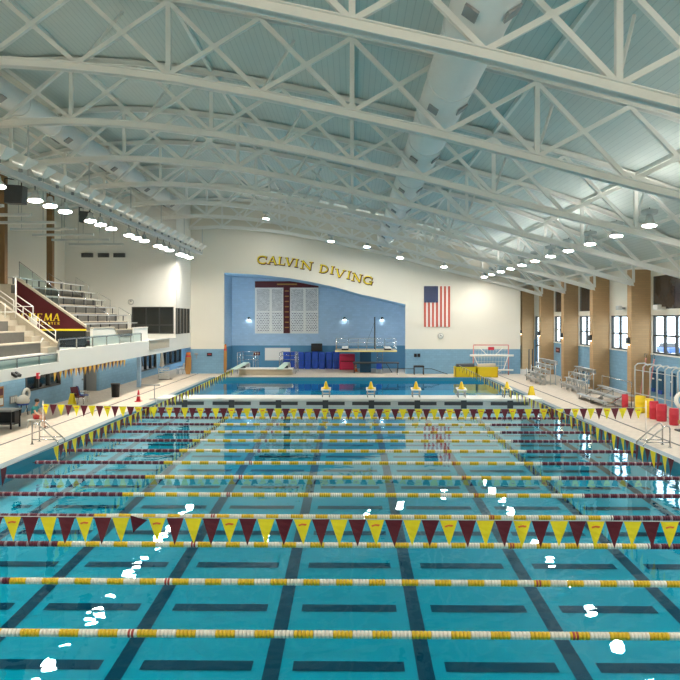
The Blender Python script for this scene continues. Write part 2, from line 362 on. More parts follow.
wall_strip(b, 'X', YB, .3, [(a, c, DECK, DECK, roof(a), roof(c)) for a, c in zip(xs, xs[1:])], 2.35)
struct(b.build('wall_back', [M['blue_wall'], M['cream']]))
b = MB()
wall_strip(b, 'Y', 14.3, -.2, [(YB+.3, 65.6, DECK, DECK, roof(14.3), roof(14.3))], 2.35)
wall_strip(b, 'X', 65.6, .2, [(14.1, 17.4, DECK, DECK, roof(14.3), roof(14.3))], 2.35)
struct(b.build('wall_recess', [M['blue_wall'], M['cream']]))
struct(MB().prism([(14.0,YB+.3,roof(14.0)), (17.4,YB+.3,roof(17.1)), (17.4,YB+.3,roof(17.1)+.15), (14.0,YB+.3,roof(14.0)+.15)], (0,7.6,0)).build('ceiling_recess', M['roofdeck']))
b = MB()   # alcove: rear wall, side walls
wall_strip(b, 'X', YA, .2, [(ALCL-.6, ALCR+.8, DECK, DECK, 8.9, 8.9)], 2.4)
wall_strip(b, 'Y', ALCL-.4, -.2, [(YB+.3, YA, DECK, DECK, 8.9, 8.9)], 2.4)
wall_strip(b, 'Y', ALCR+.6, .2, [(YB+.3, YA, DECK, DECK, 8.9, 8.9)], 2.4)
struct(b.build('wall_alcove', [M['teal_wall'], M['pale_blue']]))
b = MB()
SAR = [(ALCL-.6, 8.9)] + ARC + [(ALCR+.8, 5.9)]
for (a, za), (c, zc) in zip(SAR, SAR[1:]): b.prism([(a,YB+.3,za), (c,YB+.3,zc), (c,YB+.3,zc+.1), (a,YB+.3,za+.1)], (0, YA-YB-.3, 0))
struct(b.build('ceiling_alcove', M['soffit']))
b = MB(); wall_strip(b, 'Y', XL, -.2, [(YF, 53.2, 3.2, 3.2, roof(XL)+.2, roof(XL)+.2)])
struct(b.build('wall_left', [M['cream'], M['cream']]))
b = MB(); xs = [-22.6,-20,-16.5,-13.75,-11,-8.25,-5.5,-2.75,0,2.75,5.5,8.25,11,13.75,17.1]
wall_strip(b, 'X', YF, -.2, [(a, c, 0, 0, roof(a), roof(c)) for a, c in zip(xs, xs[1:])])
struct(b.build('wall_front', [M['cream'], M['cream']]))
b = MB()
for a, c in zip(xs, xs[1:]): b.prism([(a,YF-.2,roof(a)), (c,YF-.2,roof(c)), (c,YF-.2,roof(c)+.15), (a,YF-.2,roof(a)+.15)], (0, YB-YF+.5, 0))
struct(b.build('ceiling', M['roofdeck']))
# booth walls over the far end of the balcony
WU0, WU1, WV0, WV1 = 132, 173.5, 307, 333.5
p0 = PY(WU0, WV0, 53.2); p1 = PY(WU1, WV1, 53.2)
b = MB()
def bw(x0, x1, z0, z1): b.box((x0, 53.2, z0), (x1, 53.4, z1))
bw(XL, p0.x, 3.4, 15.4); bw(p0.x, p1.x, 3.4, p1.z); bw(p0.x, p1.x, p0.z, 15.4); bw(p1.x, XB, 3.4, 15.4)
struct(b.build('wall_booth_front', M['white']))
q0 = PX(176.5, 308, XB); q1 = PX(189, 333, XB)
b = MB()
b.box((XB-.2, 53.4, 2.5), (XB, q0.y, roof(-13.8))).box((XB-.2, q1.y, 2.5), (XB, 58, roof(-13.8))).box((XB-.2, q0.y, 2.5), (XB, q1.y, q1.z)).box((XB-.2, q0.y, q0.z), (XB, q1.y, roof(-13.8)))
struct(b.build('wall_booth_side', M['white']))
w = struct(bpy.data.objects.new('window_1', None)); C.objects.link(w)
b = MB(); b.box((p0.x, 53.22, p1.z), (p1.x, 53.26, p0.z)); b.build('pane', M['darkglass'], w)
b = MB()
for x in (p0.x+.03, p0.x+(p1.x-p0.x)*.34, p0.x+(p1.x-p0.x)*.66, p1.x-.03): b.box((x-.04, 53.16, p1.z), (x+.04, 53.22, p0.z))
for z in (p1.z+.03, p0.z-.03): b.box((p0.x, 53.16, z-.04), (p1.x, 53.22, z+.04))
b.box((p0.x, 53.17, p1.z+(p0.z-p1.z)*.3), (p1.x, 53.22, p1.z+(p0.z-p1.z)*.34))
b.build('window_frame', M['darkframe'], w)
w = struct(bpy.data.objects.new('window_2', None)); C.objects.link(w)
b = MB(); b.box((XB-.08, q0.y, q1.z), (XB-.04, q1.y, q0.z)); b.build('pane', M['darkglass'], w)
b = MB()
for k in range(5):
    y = q0.y + (q1.y-q0.y)*k/4; b.box((XB-.04, y-.12, q1.z), (XB+.03, y+.12, q0.z))
b.build('window_frame', M['darkframe'], w)
for i, (u0, u1) in enumerate(((81,93), (97.5,109), (113,125))):
    a = PY(u0, 253, 53.1); c = PY(u1, 257.3, 53.1)
    t = thing('wall_vent', f'dark grey wall vent grille, {NTH[i]} from the left high on the white booth wall', 'vent', (a.x, 53.2, c.z), 'wall vents above the bleachers')
    MB().box((a.x, 53.15, c.z), (c.x, 53.2, a.z)).build('vent_frame', M['grey'], t)
    b = MB()
    for k in range(5): z = c.z + (a.z-c.z)*(k+.5)/5; b.box((a.x+.03, 53.1, z-.02), (c.x-.03, 53.15, z+.02))
    b.build('louver', M['dark'], t)
# balcony slab and fascia
b = MB(); b.box((XL, YF, 2.5), (XB-.15, 53.2, 3.4)); b.box((XB-.15, YF, 2.47), (XB, 31.9, 2.93)); b.box((XB-.15, 31.9, 2.47), (XB, 53.4, 3.47))
b.box((XU-.3, 53.2, 2.5), (XB-.22, 67, 3.4))
struct(b.build('balcony_slab', M['white']))
bs = bpy.data.objects['balcony_slab']
MB().box((-15.95, 5, 2.2), (-15.9, 66.5, 2.5)).build('fill_baffle', M['white'], bs)  # unseen baffle, added to screen the fill tubes from the pool side
for k in range(10):  # hidden fill tubes, added to brighten the deck and wall under the balcony
    MB().tube([(-16.2, 5.2+6.1*k, 2.36), (-16.2, 5.2+6.1*k+5.6, 2.36)], .05, 8).build('fill_tube', M['balconyfill'], bs)
# wall under balcony
b = MB()
uw = []
openings = []
def uy(u): return PX(u, 380, XU).y
o1 = (uy(26), uy(60)); o2 = (uy(83.5), uy(99.5)); o3 = (uy(141), uy(156)); o4 = (uy(160.5), uy(181))
def ub(y0, y1, z0=DECK, z1=2.5): b.box((XU-.2, y0, z0), (XU, y1, z1))
ub(YF, o1[0]); ub(o1[0], o1[1], DECK, 1.25); ub(o1[0], o1[1], 2.4); ub(o1[1], o2[0]); ub(o2[0], o2[1], 2.35); ub(o2[1], o3[0]); ub(o3[0], o3[1], DECK, .8); ub(o3[1], o4[0]); ub(o4[0], o4[1], DECK, .8); ub(o4[1], 68)
b.box((XU, 67, DECK), (-11, 67.2, 2.5))
struct(b.build('wall_balcony', M['blue_wall']))
for n_, (y0, y1), z0, z1, nm in ((3, o1, 1.25, 2.4, 4), (4, o3, .8, 2.5, 4), (5, o4, .8, 2.5, 5)):
    w = struct(bpy.data.objects.new(f'window_{n_}', None)); C.objects.link(w)
    MB().box((XU-.12, y0, z0), (XU-.08, y1, z1)).build('pane', M['darkglass'], w)
    b = MB()
    for k in range(nm):
        y = y0 + (y1-y0)*k/(nm-1); b.box((XU-.08, y-.06, z0), (XU+.03, y+.06, z1))
    for z in (z0+.03, z1-.03): b.box((XU-.08, y0, z-.04), (XU+.03, y1, z+.04))
    b.build('window_frame', M['darkframe'], w)
d = struct(bpy.data.objects.new('door_1', None)); C.objects.link(d)
MB().box((XU-.9, o2[0], DECK), (XU-.85, o2[1], 2.35)).build('recess_panel', M['dark'], d)
MB().box((XU-.85, o2[0], DECK), (XU-.2, o2[0]+.06, 2.35)).box((XU-.85, o2[1]-.06, DECK), (XU-.2, o2[1], 2.35)).build('door_jamb', M['grey'], d)
MB().box((XU-.84, o2[0]+.3, DECK), (XU-.8, o2[0]+1.25, 2.2)).build('door_leaf', M['grey'], d)
MB().box((XU-.9, o2[0], DECK-.02), (XU-.2, o2[1], DECK)).build('threshold', M['deck'], d)
# blue door leaf beside it
d = struct(bpy.data.objects.new('door_2', None)); C.objects.link(d)
ya, yb = uy(72.5), uy(82.5)
MB().box((XU, ya, DECK), (XU+.05, yb, 2.3)).build('door_leaf', M['pale_blue'], d)
MB().box((XU+.05, ya+.3, 1.75), (XU+.06, ya+.75, 2.15)).build('door_sign', M['white'], d)
MB().box((XU+.05, yb-.25, 1.2), (XU+.12, yb-.1, 1.3)).build('door_handle', M['steel'], d)
# pillars under balcony
p = PZ(139, 387, DECK)
o = MB().box((p.x-.12, p.y-.15, DECK), (p.x+.12, p.y+.15, 2.5)).build('support_post', M['pale_blue'], None, (p.x, p.y, DECK), 0.02)
tag(o, 'pale blue square post holding up the balcony edge', 'post')
# right wall with windows
SILL, HEAD, CLER = 3.0, 5.15, 5.5
b = MB(); b2 = MB()
pil = TY[2:]   # 26.5 .. 57.5
b.mi = 0; b.box((XR, YF, DECK), (XR+.3, 58.3, SILL)).box((XR, 63.45, DECK), (XR+.3, 65.8, SILL))
b.mi = 1; b.box((XR, YF, HEAD), (XR+.3, 65.8, CLER)); b.box((XR, YF, SILL), (XR+.3, 14, HEAD)); b.box((XR, YF, CLER), (XR+.3, 14, roof(XR)+.2))
bays = [(14.1+BAY*k, 14.1+BAY*(k+1)) for k in range(7)]
cler_solid = {4: True}
for k, (y0, y1) in enumerate(bays):
    b.box((XR, y0-.1, SILL), (XR+.3, y0+.7, HEAD)); b.box((XR, y0-.1, CLER), (XR+.3, y0+.7, roof(XR)+.2))
    if k == 4: b.box((XR, y0+.7, CLER), (XR+.3, y1-.1, roof(XR)+.2))
    if k != 4: b.box((XR, y0+.7, 7.35), (XR+.3, y1-.1, roof(XR)+.2))
b.box((XR, 57.4, SILL), (XR+.3, 58.3, HEAD)).box((XR, 63.45, SILL), (XR+.3, 65.8, HEAD)).box((XR, 57.4, CLER), (XR+.3, 65.8, roof(XR)+.2))
struct(b.build('wall_right', [M['blue_wall'], M['cream']]))
for k, (y0, y1) in enumerate(bays):
    w = struct(bpy.data.objects.new(f'window_{6+k}', None)); C.objects.link(w)
    MB().quad((XR+.15, y0+.7, SILL), (XR+.15, y1-.1, SILL), (XR+.15, y1-.1, HEAD), (XR+.15, y0+.7, HEAD)).build('pane', M['pane'], w)
    fb = MB(); n = 4
    for j in range(n+1):
        y = y0+.7 + (y1-.1-y0-.7)*j/n; fb.box((XR+.08, y-.06, SILL), (XR+.22, y+.06, HEAD))
    for z in (SILL+.04, SILL+1.02, HEAD-.04): fb.box((XR+.08, y0+.7, z-.045), (XR+.22, y1-.1, z+.045))
    fb.build('window_frame', M['darkframe'], w)
    MB().box((XR-.08, y0+.7, SILL-.07), (XR+.1, y1-.1, SILL)).build('window_sill', M['white'], w)
    if k != 4:
        MB().box((XR+.1, y0+.7, CLER), (XR+.14, y1-.1, 7.35)).build('upper_pane', M['upglass'], w)
d = struct(bpy.data.objects.new('door_3', None)); C.objects.link(d)
MB().quad((XR+.15, 58.3, DECK), (XR+.15, 63.45, DECK), (XR+.15, 63.45, HEAD), (XR+.15, 58.3, HEAD)).build('pane', M['pane'], d)
b = MB()
for y in (58.36, 60.35, 63.39, 61.9): b.box((XR+.05, y-.07, DECK), (XR+.22, y+.07, HEAD))
for z in (DECK+.05, 2.5, HEAD-.05): b.box((XR+.05, 58.3, z-.05), (XR+.22, 63.45, z+.05))
b.build('door_frame', M['darkframe'], d)
# exterior beyond the windows
struct(MB().box((XR+.3, -20, -.3), (140, 120, -.05)).build('ground', M['asphalt']))
for i, (x, y) in enumerate(((38, 72), (44, 95), (36, 50))):
    t = thing('parked_car', ['blue car parked outside the nearest wide window', 'blue car parked outside the far windows', 'blue car parked outside beside the pillar window'][i], 'car', (x, y, -.05), 'cars outside the windows')
    MB().box((x-.9, y-2.2, .25), (x+.9, y+2.2, .95)).build('car_body', M['carblue'], t, bevel=.15)
    MB().prism([(x-.8,y-1.3,.95), (x-.8,y+1.5,.95), (x-.8,y+.9,1.5), (x-.8,y-.7,1.5)], (1.6,0,0)).build('car_cabin', M['dark'], t, bevel=.05)
    for sx in (-.9, .8):
        for sy in (-1.4, 1.4): MB().lathe((x+sx, y+sy, .28), [(.0,0),(.32,0),(.32,.12),(0,.12)], 12, 'X').build('wheel', M['black'], t)
# ------------------------------------------------------------------ roof trusses
tr = thing('roof_truss', 'white steel roof truss, nearest of the eight spanning the hall', 'truss', (0, TY[0], 0), 'roof trusses', local=True)
XE = [-16.5] + [-13.75+2.75*k for k in range(11)] + [16.0]
def poly_bar(name, xs, zf, w, h, dz, par):
    b = MB()
    prof = []
    for x in xs: prof.append((x, zf(x)+dz))
    for (xa, za), (xc, zc) in zip(prof, prof[1:]): b.prism([(xa,-w/2,za), (xc,-w/2,zc), (xc,-w/2,zc+h), (xa,-w/2,za+h)], (0,w,0))
    # flanges
    for (xa, za), (xc, zc) in zip(prof, prof[1:]):
        for q in (0, h-.03): b.prism([(xa,-w,za+q), (xc,-w,zc+q), (xc,-w,zc+q+.03), (xa,-w,za+q+.03)], (0,2*w,0))
    return b.build(name, M['steel_white'], par)
fine = [-16.5+ (32.5)*i/26 for i in range(27)]
poly_bar('bottom_chord', fine, chord, .16, .25, 0, tr)
fine2 = [-22.4 + (38.4)*i/28 for i in range(29)]
poly_bar('top_chord', fine2, topc, .14, .22, 0, tr)
for xa, xc in zip(XE, XE[1:]):
    MB().bar((xa,0,chord(xa)+.2), (xc,0,topc(xc)), .13, .13, (0,1,0)).build('web_diagonal', M['steel_white'], tr)
    MB().bar((xc,.02,chord(xc)+.2), (xa,.02,topc(xa)), .13, .13, (0,1,0)).build('web_diagonal', M['steel_white'], tr)
    xm = (xa+xc)/2; zm = (chord(xa)+topc(xa)+chord(xc)+topc(xc))/4+.1
    MB().prism([(xm-.17,-.07,zm), (xm,-.07,zm-.10), (xm+.17,-.07,zm), (xm,-.07,zm+.10)], (0,.15,0)).build('gusset_plate', M['steel_white'], tr)
for x in (-16.5, -11, -5.5, 0, 5.5, 11, 16.0):
    MB().bar((x,0,chord(x)+.2), (x,0,topc(x)), .14, .14).build('web_post', M['steel_white'], tr)
for x in (-8.25, -2.75, 5.5, 11):
    MB().bar((x,.1,chord(x)+.2), (x+.9,1.4,topc(x+.9)+.1), .07, .07).build('sway_brace', M['steel_white'], tr)
MB().bar((-16.5,0,chord(-16.5)+.1), (-20.1,0,topc(-20.1)), .13, .13, (0,1,0)).build('web_diagonal', M['steel_white'], tr)
cache(tr)
for k in range(1, 8):
    dup(tr, (0, TY[k], 0), f'white steel roof truss, {ORD[k]} of the eight spanning the hall' if k < 7 else 'white steel roof truss, farthest of the eight, against the back wall')
for i, x in enumerate((-18, -11, -5.5, 0, 5.5, 11)):
    o = MB().bar((x, YF, roof(x)-.08), (x, YB, roof(x)-.08), .12, .16).build('roof_purlin', M['steel_white'], None, (x, YF, roof(x)-.16))
    tag(o, f'slim white purlin running lengthwise under the roof deck, {NTH[i]} from the left', 'roof beam', 'roof purlins')
# ducts
def duct(x, z, r, label, y0=2.0, y1=56.5):
    t = thing('air_duct', label, 'duct', (x, y0, z))
    MB().tube([(x, y0, z), (x, y1, z)], r, 28).build('duct_body', M['duct'], t)
    y = y0+1; i = 0
    while y < y1:
        MB().tube([(x, y, z), (x, y+.07, z)], r+.03, 28).build('duct_seam', M['duct'], t)
        if i % 2 == 1:
            for a in (-2.2, -.95):
                cx, cz = x+math.cos(a)*(r+.01), z+math.sin(a)*(r+.01)
                tx, tz = -math.sin(a), math.cos(a)
                b = MB(); b.prism([(cx-tx*.16, y+.9, cz-tz*.16), (cx+tx*.16, y+.9, cz+tz*.16), (cx+tx*.16, y+1.35, cz+tz*.16), (cx-tx*.16, y+1.35, cz-tz*.16)], (math.cos(a)*.05, 0, math.sin(a)*.05))
                b.build('duct_grille', M['grey'], t)
        y += 3.1; i += 1
duct(2.75, EYE+6.58, .68, 'large round white air duct threading the trusses right of centre')
duct(-13.75, EYE+8.85, .52, 'smaller round white air duct under the roof at left', y1=52.8)
# ------------------------------------------------------------------ left lighting rail
RX = -12.7; RZ = EYE+5.42
t = thing('lighting_rail', 'long pale steel rail carrying lamps above the left pool side', 'rail', (RX, 4, RZ))
MB().box((RX-.09, 4, RZ-.11), (RX+.09, 57, RZ+.11)).build('rail_beam', M['lgrey'], t)
MB().box((RX-.45, 4, RZ-.03), (RX-.40, 57, RZ+.03)).build('rail_beam', M['lgrey'], t)
for y in TY:
    MB().bar((RX, y, RZ), (RX, y, chord(RX)+.05), .05).build('hanger_rod', M['lgrey'], t)
LY = [4.1+5.75*k+d for k in range(9) for d in (0, 1.35, 2.85)]
lamp0 = None
def pendant(x, z, y, label, lm, group, r=.30, up=False):
    t = thing('bay_lamp', label, 'lamp', (x, y, z), group)
    MB().lathe((x,y,z), [(.06,.42),(.10,.40),(.13,.25),(r-.02,.05),(r,0),(r-.03,0.0),(r-.05,.04),(.10,.22)], 16).build('reflector', M['lgrey'], t)
    MB().lathe((x,y,z), [(0,.0),(r-.035,.0),(r-.035,.01),(0,.01)], 16).build('lamp_lens', lm, t)
    if up:
        MB().lathe((x,y,z+.40), [(.05,0),(.27,.05),(.29,.17),(.27,.17),(.24,.07),(.05,.02)], 16).build('upper_bowl', M['lgrey'], t)
        MB().lathe((x,y,z+.49), [(0,0),(.22,0),(.22,.012),(0,.012)], 12).build('uplight_lens', M['uplensR'], t)
    MB().tube([(x,y,z+.40), (x,y,z+.68)], .02, 6).build('hanger', M['black'], t)
    return t
vis = [y for y in LY if y > 26]
lamp0 = pendant(RX, RZ-.72, LY[0], 'round bright lamp under the left lighting rail, out ahead of the others', M['lamp'], 'lamps under the left rail'); lamp0.rotation_euler = (-.14, -.08, 0)
cache(lamp0)
for y in LY[1:]:
    k = vis.index(y) if y in vis else -1
    dup(lamp0, (RX, y, RZ-.72), f'round bright lamp under the left lighting rail, {ORD[k]} in view' if k >= 0 else 'round bright lamp under the left lighting rail, too near to be in view')
# uplight reflectors on top
ux, uz = RX+.15, RZ+.15
t = thing('reflector_uplight', 'white angled uplight on the left rail, nearest', 'uplight', (ux, 16, uz), 'uplights along the left rail')
b = MB(); ring0 = [(-.14,-.16,.1),(.14,-.16,.06),(.14,.16,.06),(-.14,.16,.1)]; ring1 = [(-.42,-.46,.80),(.52,-.46,.42),(.52,.46,.42),(-.42,.46,.80)]
for i in range(4):
    j = (i+1) % 4; b.quad(*[(ux+p_[0], 16+p_[1], uz+p_[2]) for p_ in (ring0[i], ring0[j], ring1[j], ring1[i])])
b.quad(*[(ux+p_[0], 16+p_[1], uz+p_[2]) for p_ in ring0]); b.build('reflector', M['white'], t, fix=False)
MB().quad((ux-.20,15.72,uz+.30), (ux+.20,15.72,uz+.14), (ux+.20,16.28,uz+.14), (ux-.20,16.28,uz+.30)).build('lamp_lens', M['uplens'], t, fix=False)
MB().box((ux-.05,15.95,uz-.05), (ux+.05,16.05,uz+.12)).build('bracket', M['grey'], t)
cache(t)
UYS = [17.6+1.6*k for k in range(25)]
for k, y in enumerate(UYS):
    if y < 57: dup(t, (ux, y, uz), f'white angled uplight on the left lighting rail, {ORD[min(k+1, 25)]}')
# black floodlight boxes hung from the rail
for u, v, Y, sz, m, lab in ((16, 194.5, 29.0, .40, 'dark', 'dark square loudspeaker hung from the left rail, larger one at the frame edge'), (86, 217, 36.6, .30, 'dark', 'small dark loudspeaker hung from the left rail among the lamps')):
    p = PY(u, v, Y)
    t = thing('hanging_loudspeaker', lab, 'loudspeaker', (p.x, p.y, p.z-sz))
    MB().prism([(p.x-sz,p.y-.25,p.z-sz), (p.x+sz*.9,p.y-.25,p.z-sz*1.05), (p.x+sz,p.y-.25,p.z+sz*.85), (p.x-sz*.95,p.y-.25,p.z+sz)], (0,.5,0)).build('cabinet', M[m], t, bevel=.02)
    MB().box((p.x-sz*.85,p.y-.27,p.z-sz*.85), (p.x+sz*.85,p.y-.25,p.z+sz*.8)).build('grille', M['dark'], t)
    MB().tube([(p.x-sz*1.2,p.y,p.z+.1), (p.x-sz*1.2,p.y,p.z+sz*1.75), (p.x+sz*.6,p.y,p.z+sz*1.5), (p.x+sz*.6,p.y,p.z+sz*.8)], .035, 6).build('bracket', M['black'], t)
# linear fixtures over the bleachers
lf0 = None
for k in range(8):
    y = 26+2.5*k; z = EYE+4.74
    lab = f'slim unlit linear light hung over the left bleachers, {ORD[k]}'
    if not lf0:
        lf0 = thing('linear_light', lab, 'light', (-18.2, y, z), 'linear lights over the bleachers')
        MB().box((-18.2,y-.06,z-.06), (-14.7,y+.06,z+.06)).build('housing', M['lgrey'], lf0)
        MB().box((-18.1,y-.045,z-.075), (-14.8,y+.045,z-.06)).build('diffuser', M['white'], lf0)
        for x in (-17.6, -15.3): MB().tube([(x,y,z+.06), (x,y,chord(-16)+.1)], .012, 5).build('hanger', M['grey'], lf0)
        cache(lf0)
    else: dup(lf0, (-18.2, y, z), lab)
# ------------------------------------------------------------------ right lamp row
RRX, RRZ = 10.85, EYE+3.36
RY = [3.25+3.1*k for k in range(18)]
rv = [y for y in RY if y > 21]
l1 = pendant(RRX, RRZ, RY[0], 'round bright lamp hung in the right trusses, too near to be in view', M['lampR'], 'lamps in the right trusses', r=.27, up=True); l1.rotation_euler = (-.12, .06, 0)
cache(l1)
for y in RY[1:]:
    k = rv.index(y) if y in rv else -1
    dup(l1, (RRX, y, RRZ), f'round bright lamp hung in the right trusses, {ORD[k]} in view' if k >= 0 else 'round bright lamp hung in the right trusses, too near to be in view')
for i, (u, v, lab) in enumerate(((266, 219, 'lamp over the far end, leftmost above the pool lettering'), (331, 241.5, 'lamp over the far end above the second word of the lettering'), (367, 247, 'lamp over the far end above the last letters'), (400, 258, 'lamp over the far end between lettering and flag'), (444, 267, 'lamp over the far end just above the flag'))):
    p = PY(u, v, 54.3); q = dup(l1, (p.x, p.y, p.z), 'round bright ' + lab); q['group'] = 'lamps over the diving well'
# ------------------------------------------------------------------ pillars
for i, y0 in enumerate(TY[4:] + [63.7]):
    t = thing('brick_pillar', 'tan brick pillar on the right wall, ' + ['nearest in view, beside the widest window', 'second nearest in view', 'third nearest in view', 'fourth nearest in view', 'farthest, in the recess past the water polo goal'][i], 'pillar', (16.5, y0, DECK), 'brick pillars along the right wall', kind='thing')
    MB().box((15.9, y0, DECK), (XR-.01, y0+.6, roof(16.9)-.3)).build('shaft', M['brick'], t)
    MB().box((15.83, y0-.05, DECK), (XR-.01, y0+.65, DECK+.12)).build('base', M['brick'], t)
for i, y in enumerate((38.9, 45.1, 51.3, 57.5, 63.7)):
    z = 3.55
    t = thing('pillar_sconce', f'small dark sconce glowing downward on a brick pillar, {ORD[i]}', 'sconce', (15.85, y+.3, z), 'sconces on the brick pillars')
    MB().box((15.74, y+.18, z-.05), (15.9, y+.42, z+.32)).build('sconce_shell', M['dark'], t)
    MB().box((15.76, y+.2, z-.09), (15.88, y+.4, z-.05)).build('sconce_lens', M['glow'], t)
for i, y in enumerate((38.9, 45.1)):
    t = thing('brown_column', ['brown square column behind the bleachers at the frame edge', 'brown square column behind the bleachers by the booth wall'][i], 'column', (-20.2, y, 3.4), 'columns behind the bleachers', kind='thing')
    MB().box((-20.38, y, 3.4), (-20.0, y+.35, topc(-20.2))).build('shaft', M['brown'], t)
    MB().box((-20.45, y-.06, 3.4), (-19.93, y+.41, 3.6)).build('base', M['brown'], t)
# ------------------------------------------------------------------ bulkhead and starting blocks
t = thing('pool_bulkhead', 'cream bulkhead with dark slots spanning the pool before the diving well', 'bulkhead', (0, BULK0, 0))
MB().box((PL+.03, BULK0, .36), (PR-.03, BULK1, .47)).build('walkway', M['white'], t)
MB().box((PL+.03, BULK0+.06, -1.2), (PR-.03, BULK0+.1, .36)).box((PL+.03, BULK1-.1, -1.2), (PR-.03, BULK1-.06, .36)).build('face_panel', M['lgrey'], t)
BX = [PY(u, 395, 39.0).x for u in (188, 234, 280, 326, 371, 416, 461.5, 507)]
for x in BX:
    MB().box((x-1.08, BULK0+.03, .10), (x+1.08, BULK0+.06, .29)).build('gutter_slot', M['dark'], t)
    MB().box((x-.16, BULK0-.01, -.5), (x+.16, BULK0+.03, .38)).build('lane_target', M['dark'], t)
sb0 = None
for i, x in enumerate(BX[3:]):
    lab = f'white starting block with a yellow cone cover, {NTH[i]} from the left on the bulkhead'
    if not sb0:
        y = 39.0
        sb0 = thing('starting_block', lab, 'starting block', (x, y, .47), 'starting blocks on the bulkhead')
        MB().prism([(x-.28,y-.3,.86), (x-.28,y+.35,.94), (x-.28,y+.35,1.0), (x-.28,y-.3,.92)], (.56,0,0)).build('platform', M['white'], sb0)
        for sx in (-.2, .2):
            for sy in (-.2, .25): MB().tube([(x+sx,y+sy,.47), (x+sx,y+sy,.88)], .03, 6).build('leg', M['grey'], sb0)
        MB().box((x-.24,y+.36,.6), (x+.24,y+.5,.66)).build('rear_step', M['lgrey'], sb0)
        MB().lathe((x,y,.93), [(.24,0),(.24,.04),(.14,.1),(.05,.42),(.02,.44),(0,.44)], 4).build('cone_cover', M['yplastic'], sb0, fix=True)
        cache(sb0)
    else: dup(sb0, (x, 39.0, .47), lab)
p = PZ(531.5, 398, DECK)
def aframe(p, lab, m, w=.3, h=.62, cat='floor sign'):
    t = thing('floor_sign', lab, cat, p)
    for s_ in (-1, 1): MB().prism([(p.x-w,p.y+s_*.22,p.z), (p.x+w,p.y+s_*.22,p.z), (p.x+w*.55,p.y+s_*.03,p.z+h), (p.x-w*.55,p.y+s_*.03,p.z+h)], (0,s_*.02,0)).build('sign_panel', m, t)
    MB().box((p.x-.1,p.y-.04,p.z+h-.03), (p.x+.1,p.y+.04,p.z+h+.05)).build('grip', m, t)
aframe(p, 'yellow folding floor sign on the right deck by the bulkhead end', M['yplastic'], .2, .66)
# ------------------------------------------------------------------ lane ropes
def discs(b, x0, x1, z, pick, R=.066):
    n = int(round((x1-x0)/.062))
    for i in range(n):
        x = x0 + (i+.5)*(x1-x0)/n
        if pick is None or pick(x): b.lathe((x, 0, z), [(.025,-.031),(R*.92,-.026),(R,0),(R*.92,.026),(.025,.031)], 8, 'X')
rope0 = None
RYS = [10.74+2.115*k for k in range(13)]
def isy(x): return int(math.floor((x+50.17)/.31)) % 2 == 0
rl = ['nearest, closest to the bottom of the picture'] + ORD[1:12] + ['farthest, beside the bulkhead']
for k, y in enumerate(RYS):
    lab = f'yellow and white lane rope with maroon ends, {rl[k]}'
    if rope0 is None:
        rope0 = thing('lane_rope', lab, 'lane rope', (0, y, 0), 'lane ropes across the pool', local=True)
        MB().tube([(PL,0,.0), (PR,0,.0)], .012, 6).build('cable', M['dark'], rope0)
        FBM = {}
        for nm_, mm_ in (('yellow_float', 'fl_yellow'), ('white_float', 'fl_white')):
            b = MB(); discs(b, -.155, .155, .0, None); ob = b.build(nm_, M[mm_]); FBM[nm_] = ob.data; bpy.data.objects.remove(ob)
        for i in range(42):
            nm_ = ('yellow_float', 'white_float')[i % 2]
            o = bpy.data.objects.new(nm_, FBM[nm_]); C.objects.link(o); o.parent = rope0; o.location = (-6.5+.31*(i+.5), 0, 0)
        for s_ in (-1, 1):
            b = MB(); discs(b, s_*3.5-.05, s_*3.5+.05, .0, None, .068); b.build('red_float', M['dullred'], rope0)
        b = MB(); discs(b, PL+.1, -6.5, .0, None); b.build('maroon_floats', M['fl_maroon'], rope0)
        b = MB(); discs(b, 6.45, PR-.1, .0, None); b.build('maroon_floats', M['fl_maroon'], rope0)
        cache(rope0)
    else: dup(rope0, (0, y, 0), lab)
# ------------------------------------------------------------------ pennant lines
def pennant_mesh(w, h, sag, seed):
    b = MB(); r = random.Random(seed); bend = r.uniform(-.05, .05); n = 4
    rows = []
    for i in range(n+1):
        f = i/n; ww = w/2*(1-f)
        rows.append([( -ww, bend*f*f + .01*math.sin(3*f+seed), -h*f), (ww, bend*f*f - .012*math.sin(2*f+seed), -h*f)])
    for A, B in zip(rows, rows[1:]):
        if abs(B[0][0]-B[1][0]) < 1e-6: b.quad(A[0], A[1], B[0])
        else: b.quad(A[0], A[1], B[1], B[0])
    me = bpy.data.meshes.new('pennant'); b.bm.to_mesh(me); b.bm.free(); return me
PM = {}
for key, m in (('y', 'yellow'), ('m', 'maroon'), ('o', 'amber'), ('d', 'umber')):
    PM[key] = []
    for s_ in range(4):
        me = pennant_mesh(.295, .44, 0, s_); me.materials.append(M[m]); PM[key].append(me)
be = MB()   # little emblem printed on the yellow pennants
be.prism([(-.07,-.012,-.09), (0,-.012,-.07), (.075,-.012,-.08), (.05,-.012,-.11), (-.01,-.012,-.10), (-.06,-.012,-.12)], (0,.004,0))
EM = bpy.data.meshes.new('emblem'); be.bm.to_mesh(EM); be.bm.free(); EM.materials.append(M['orange'])
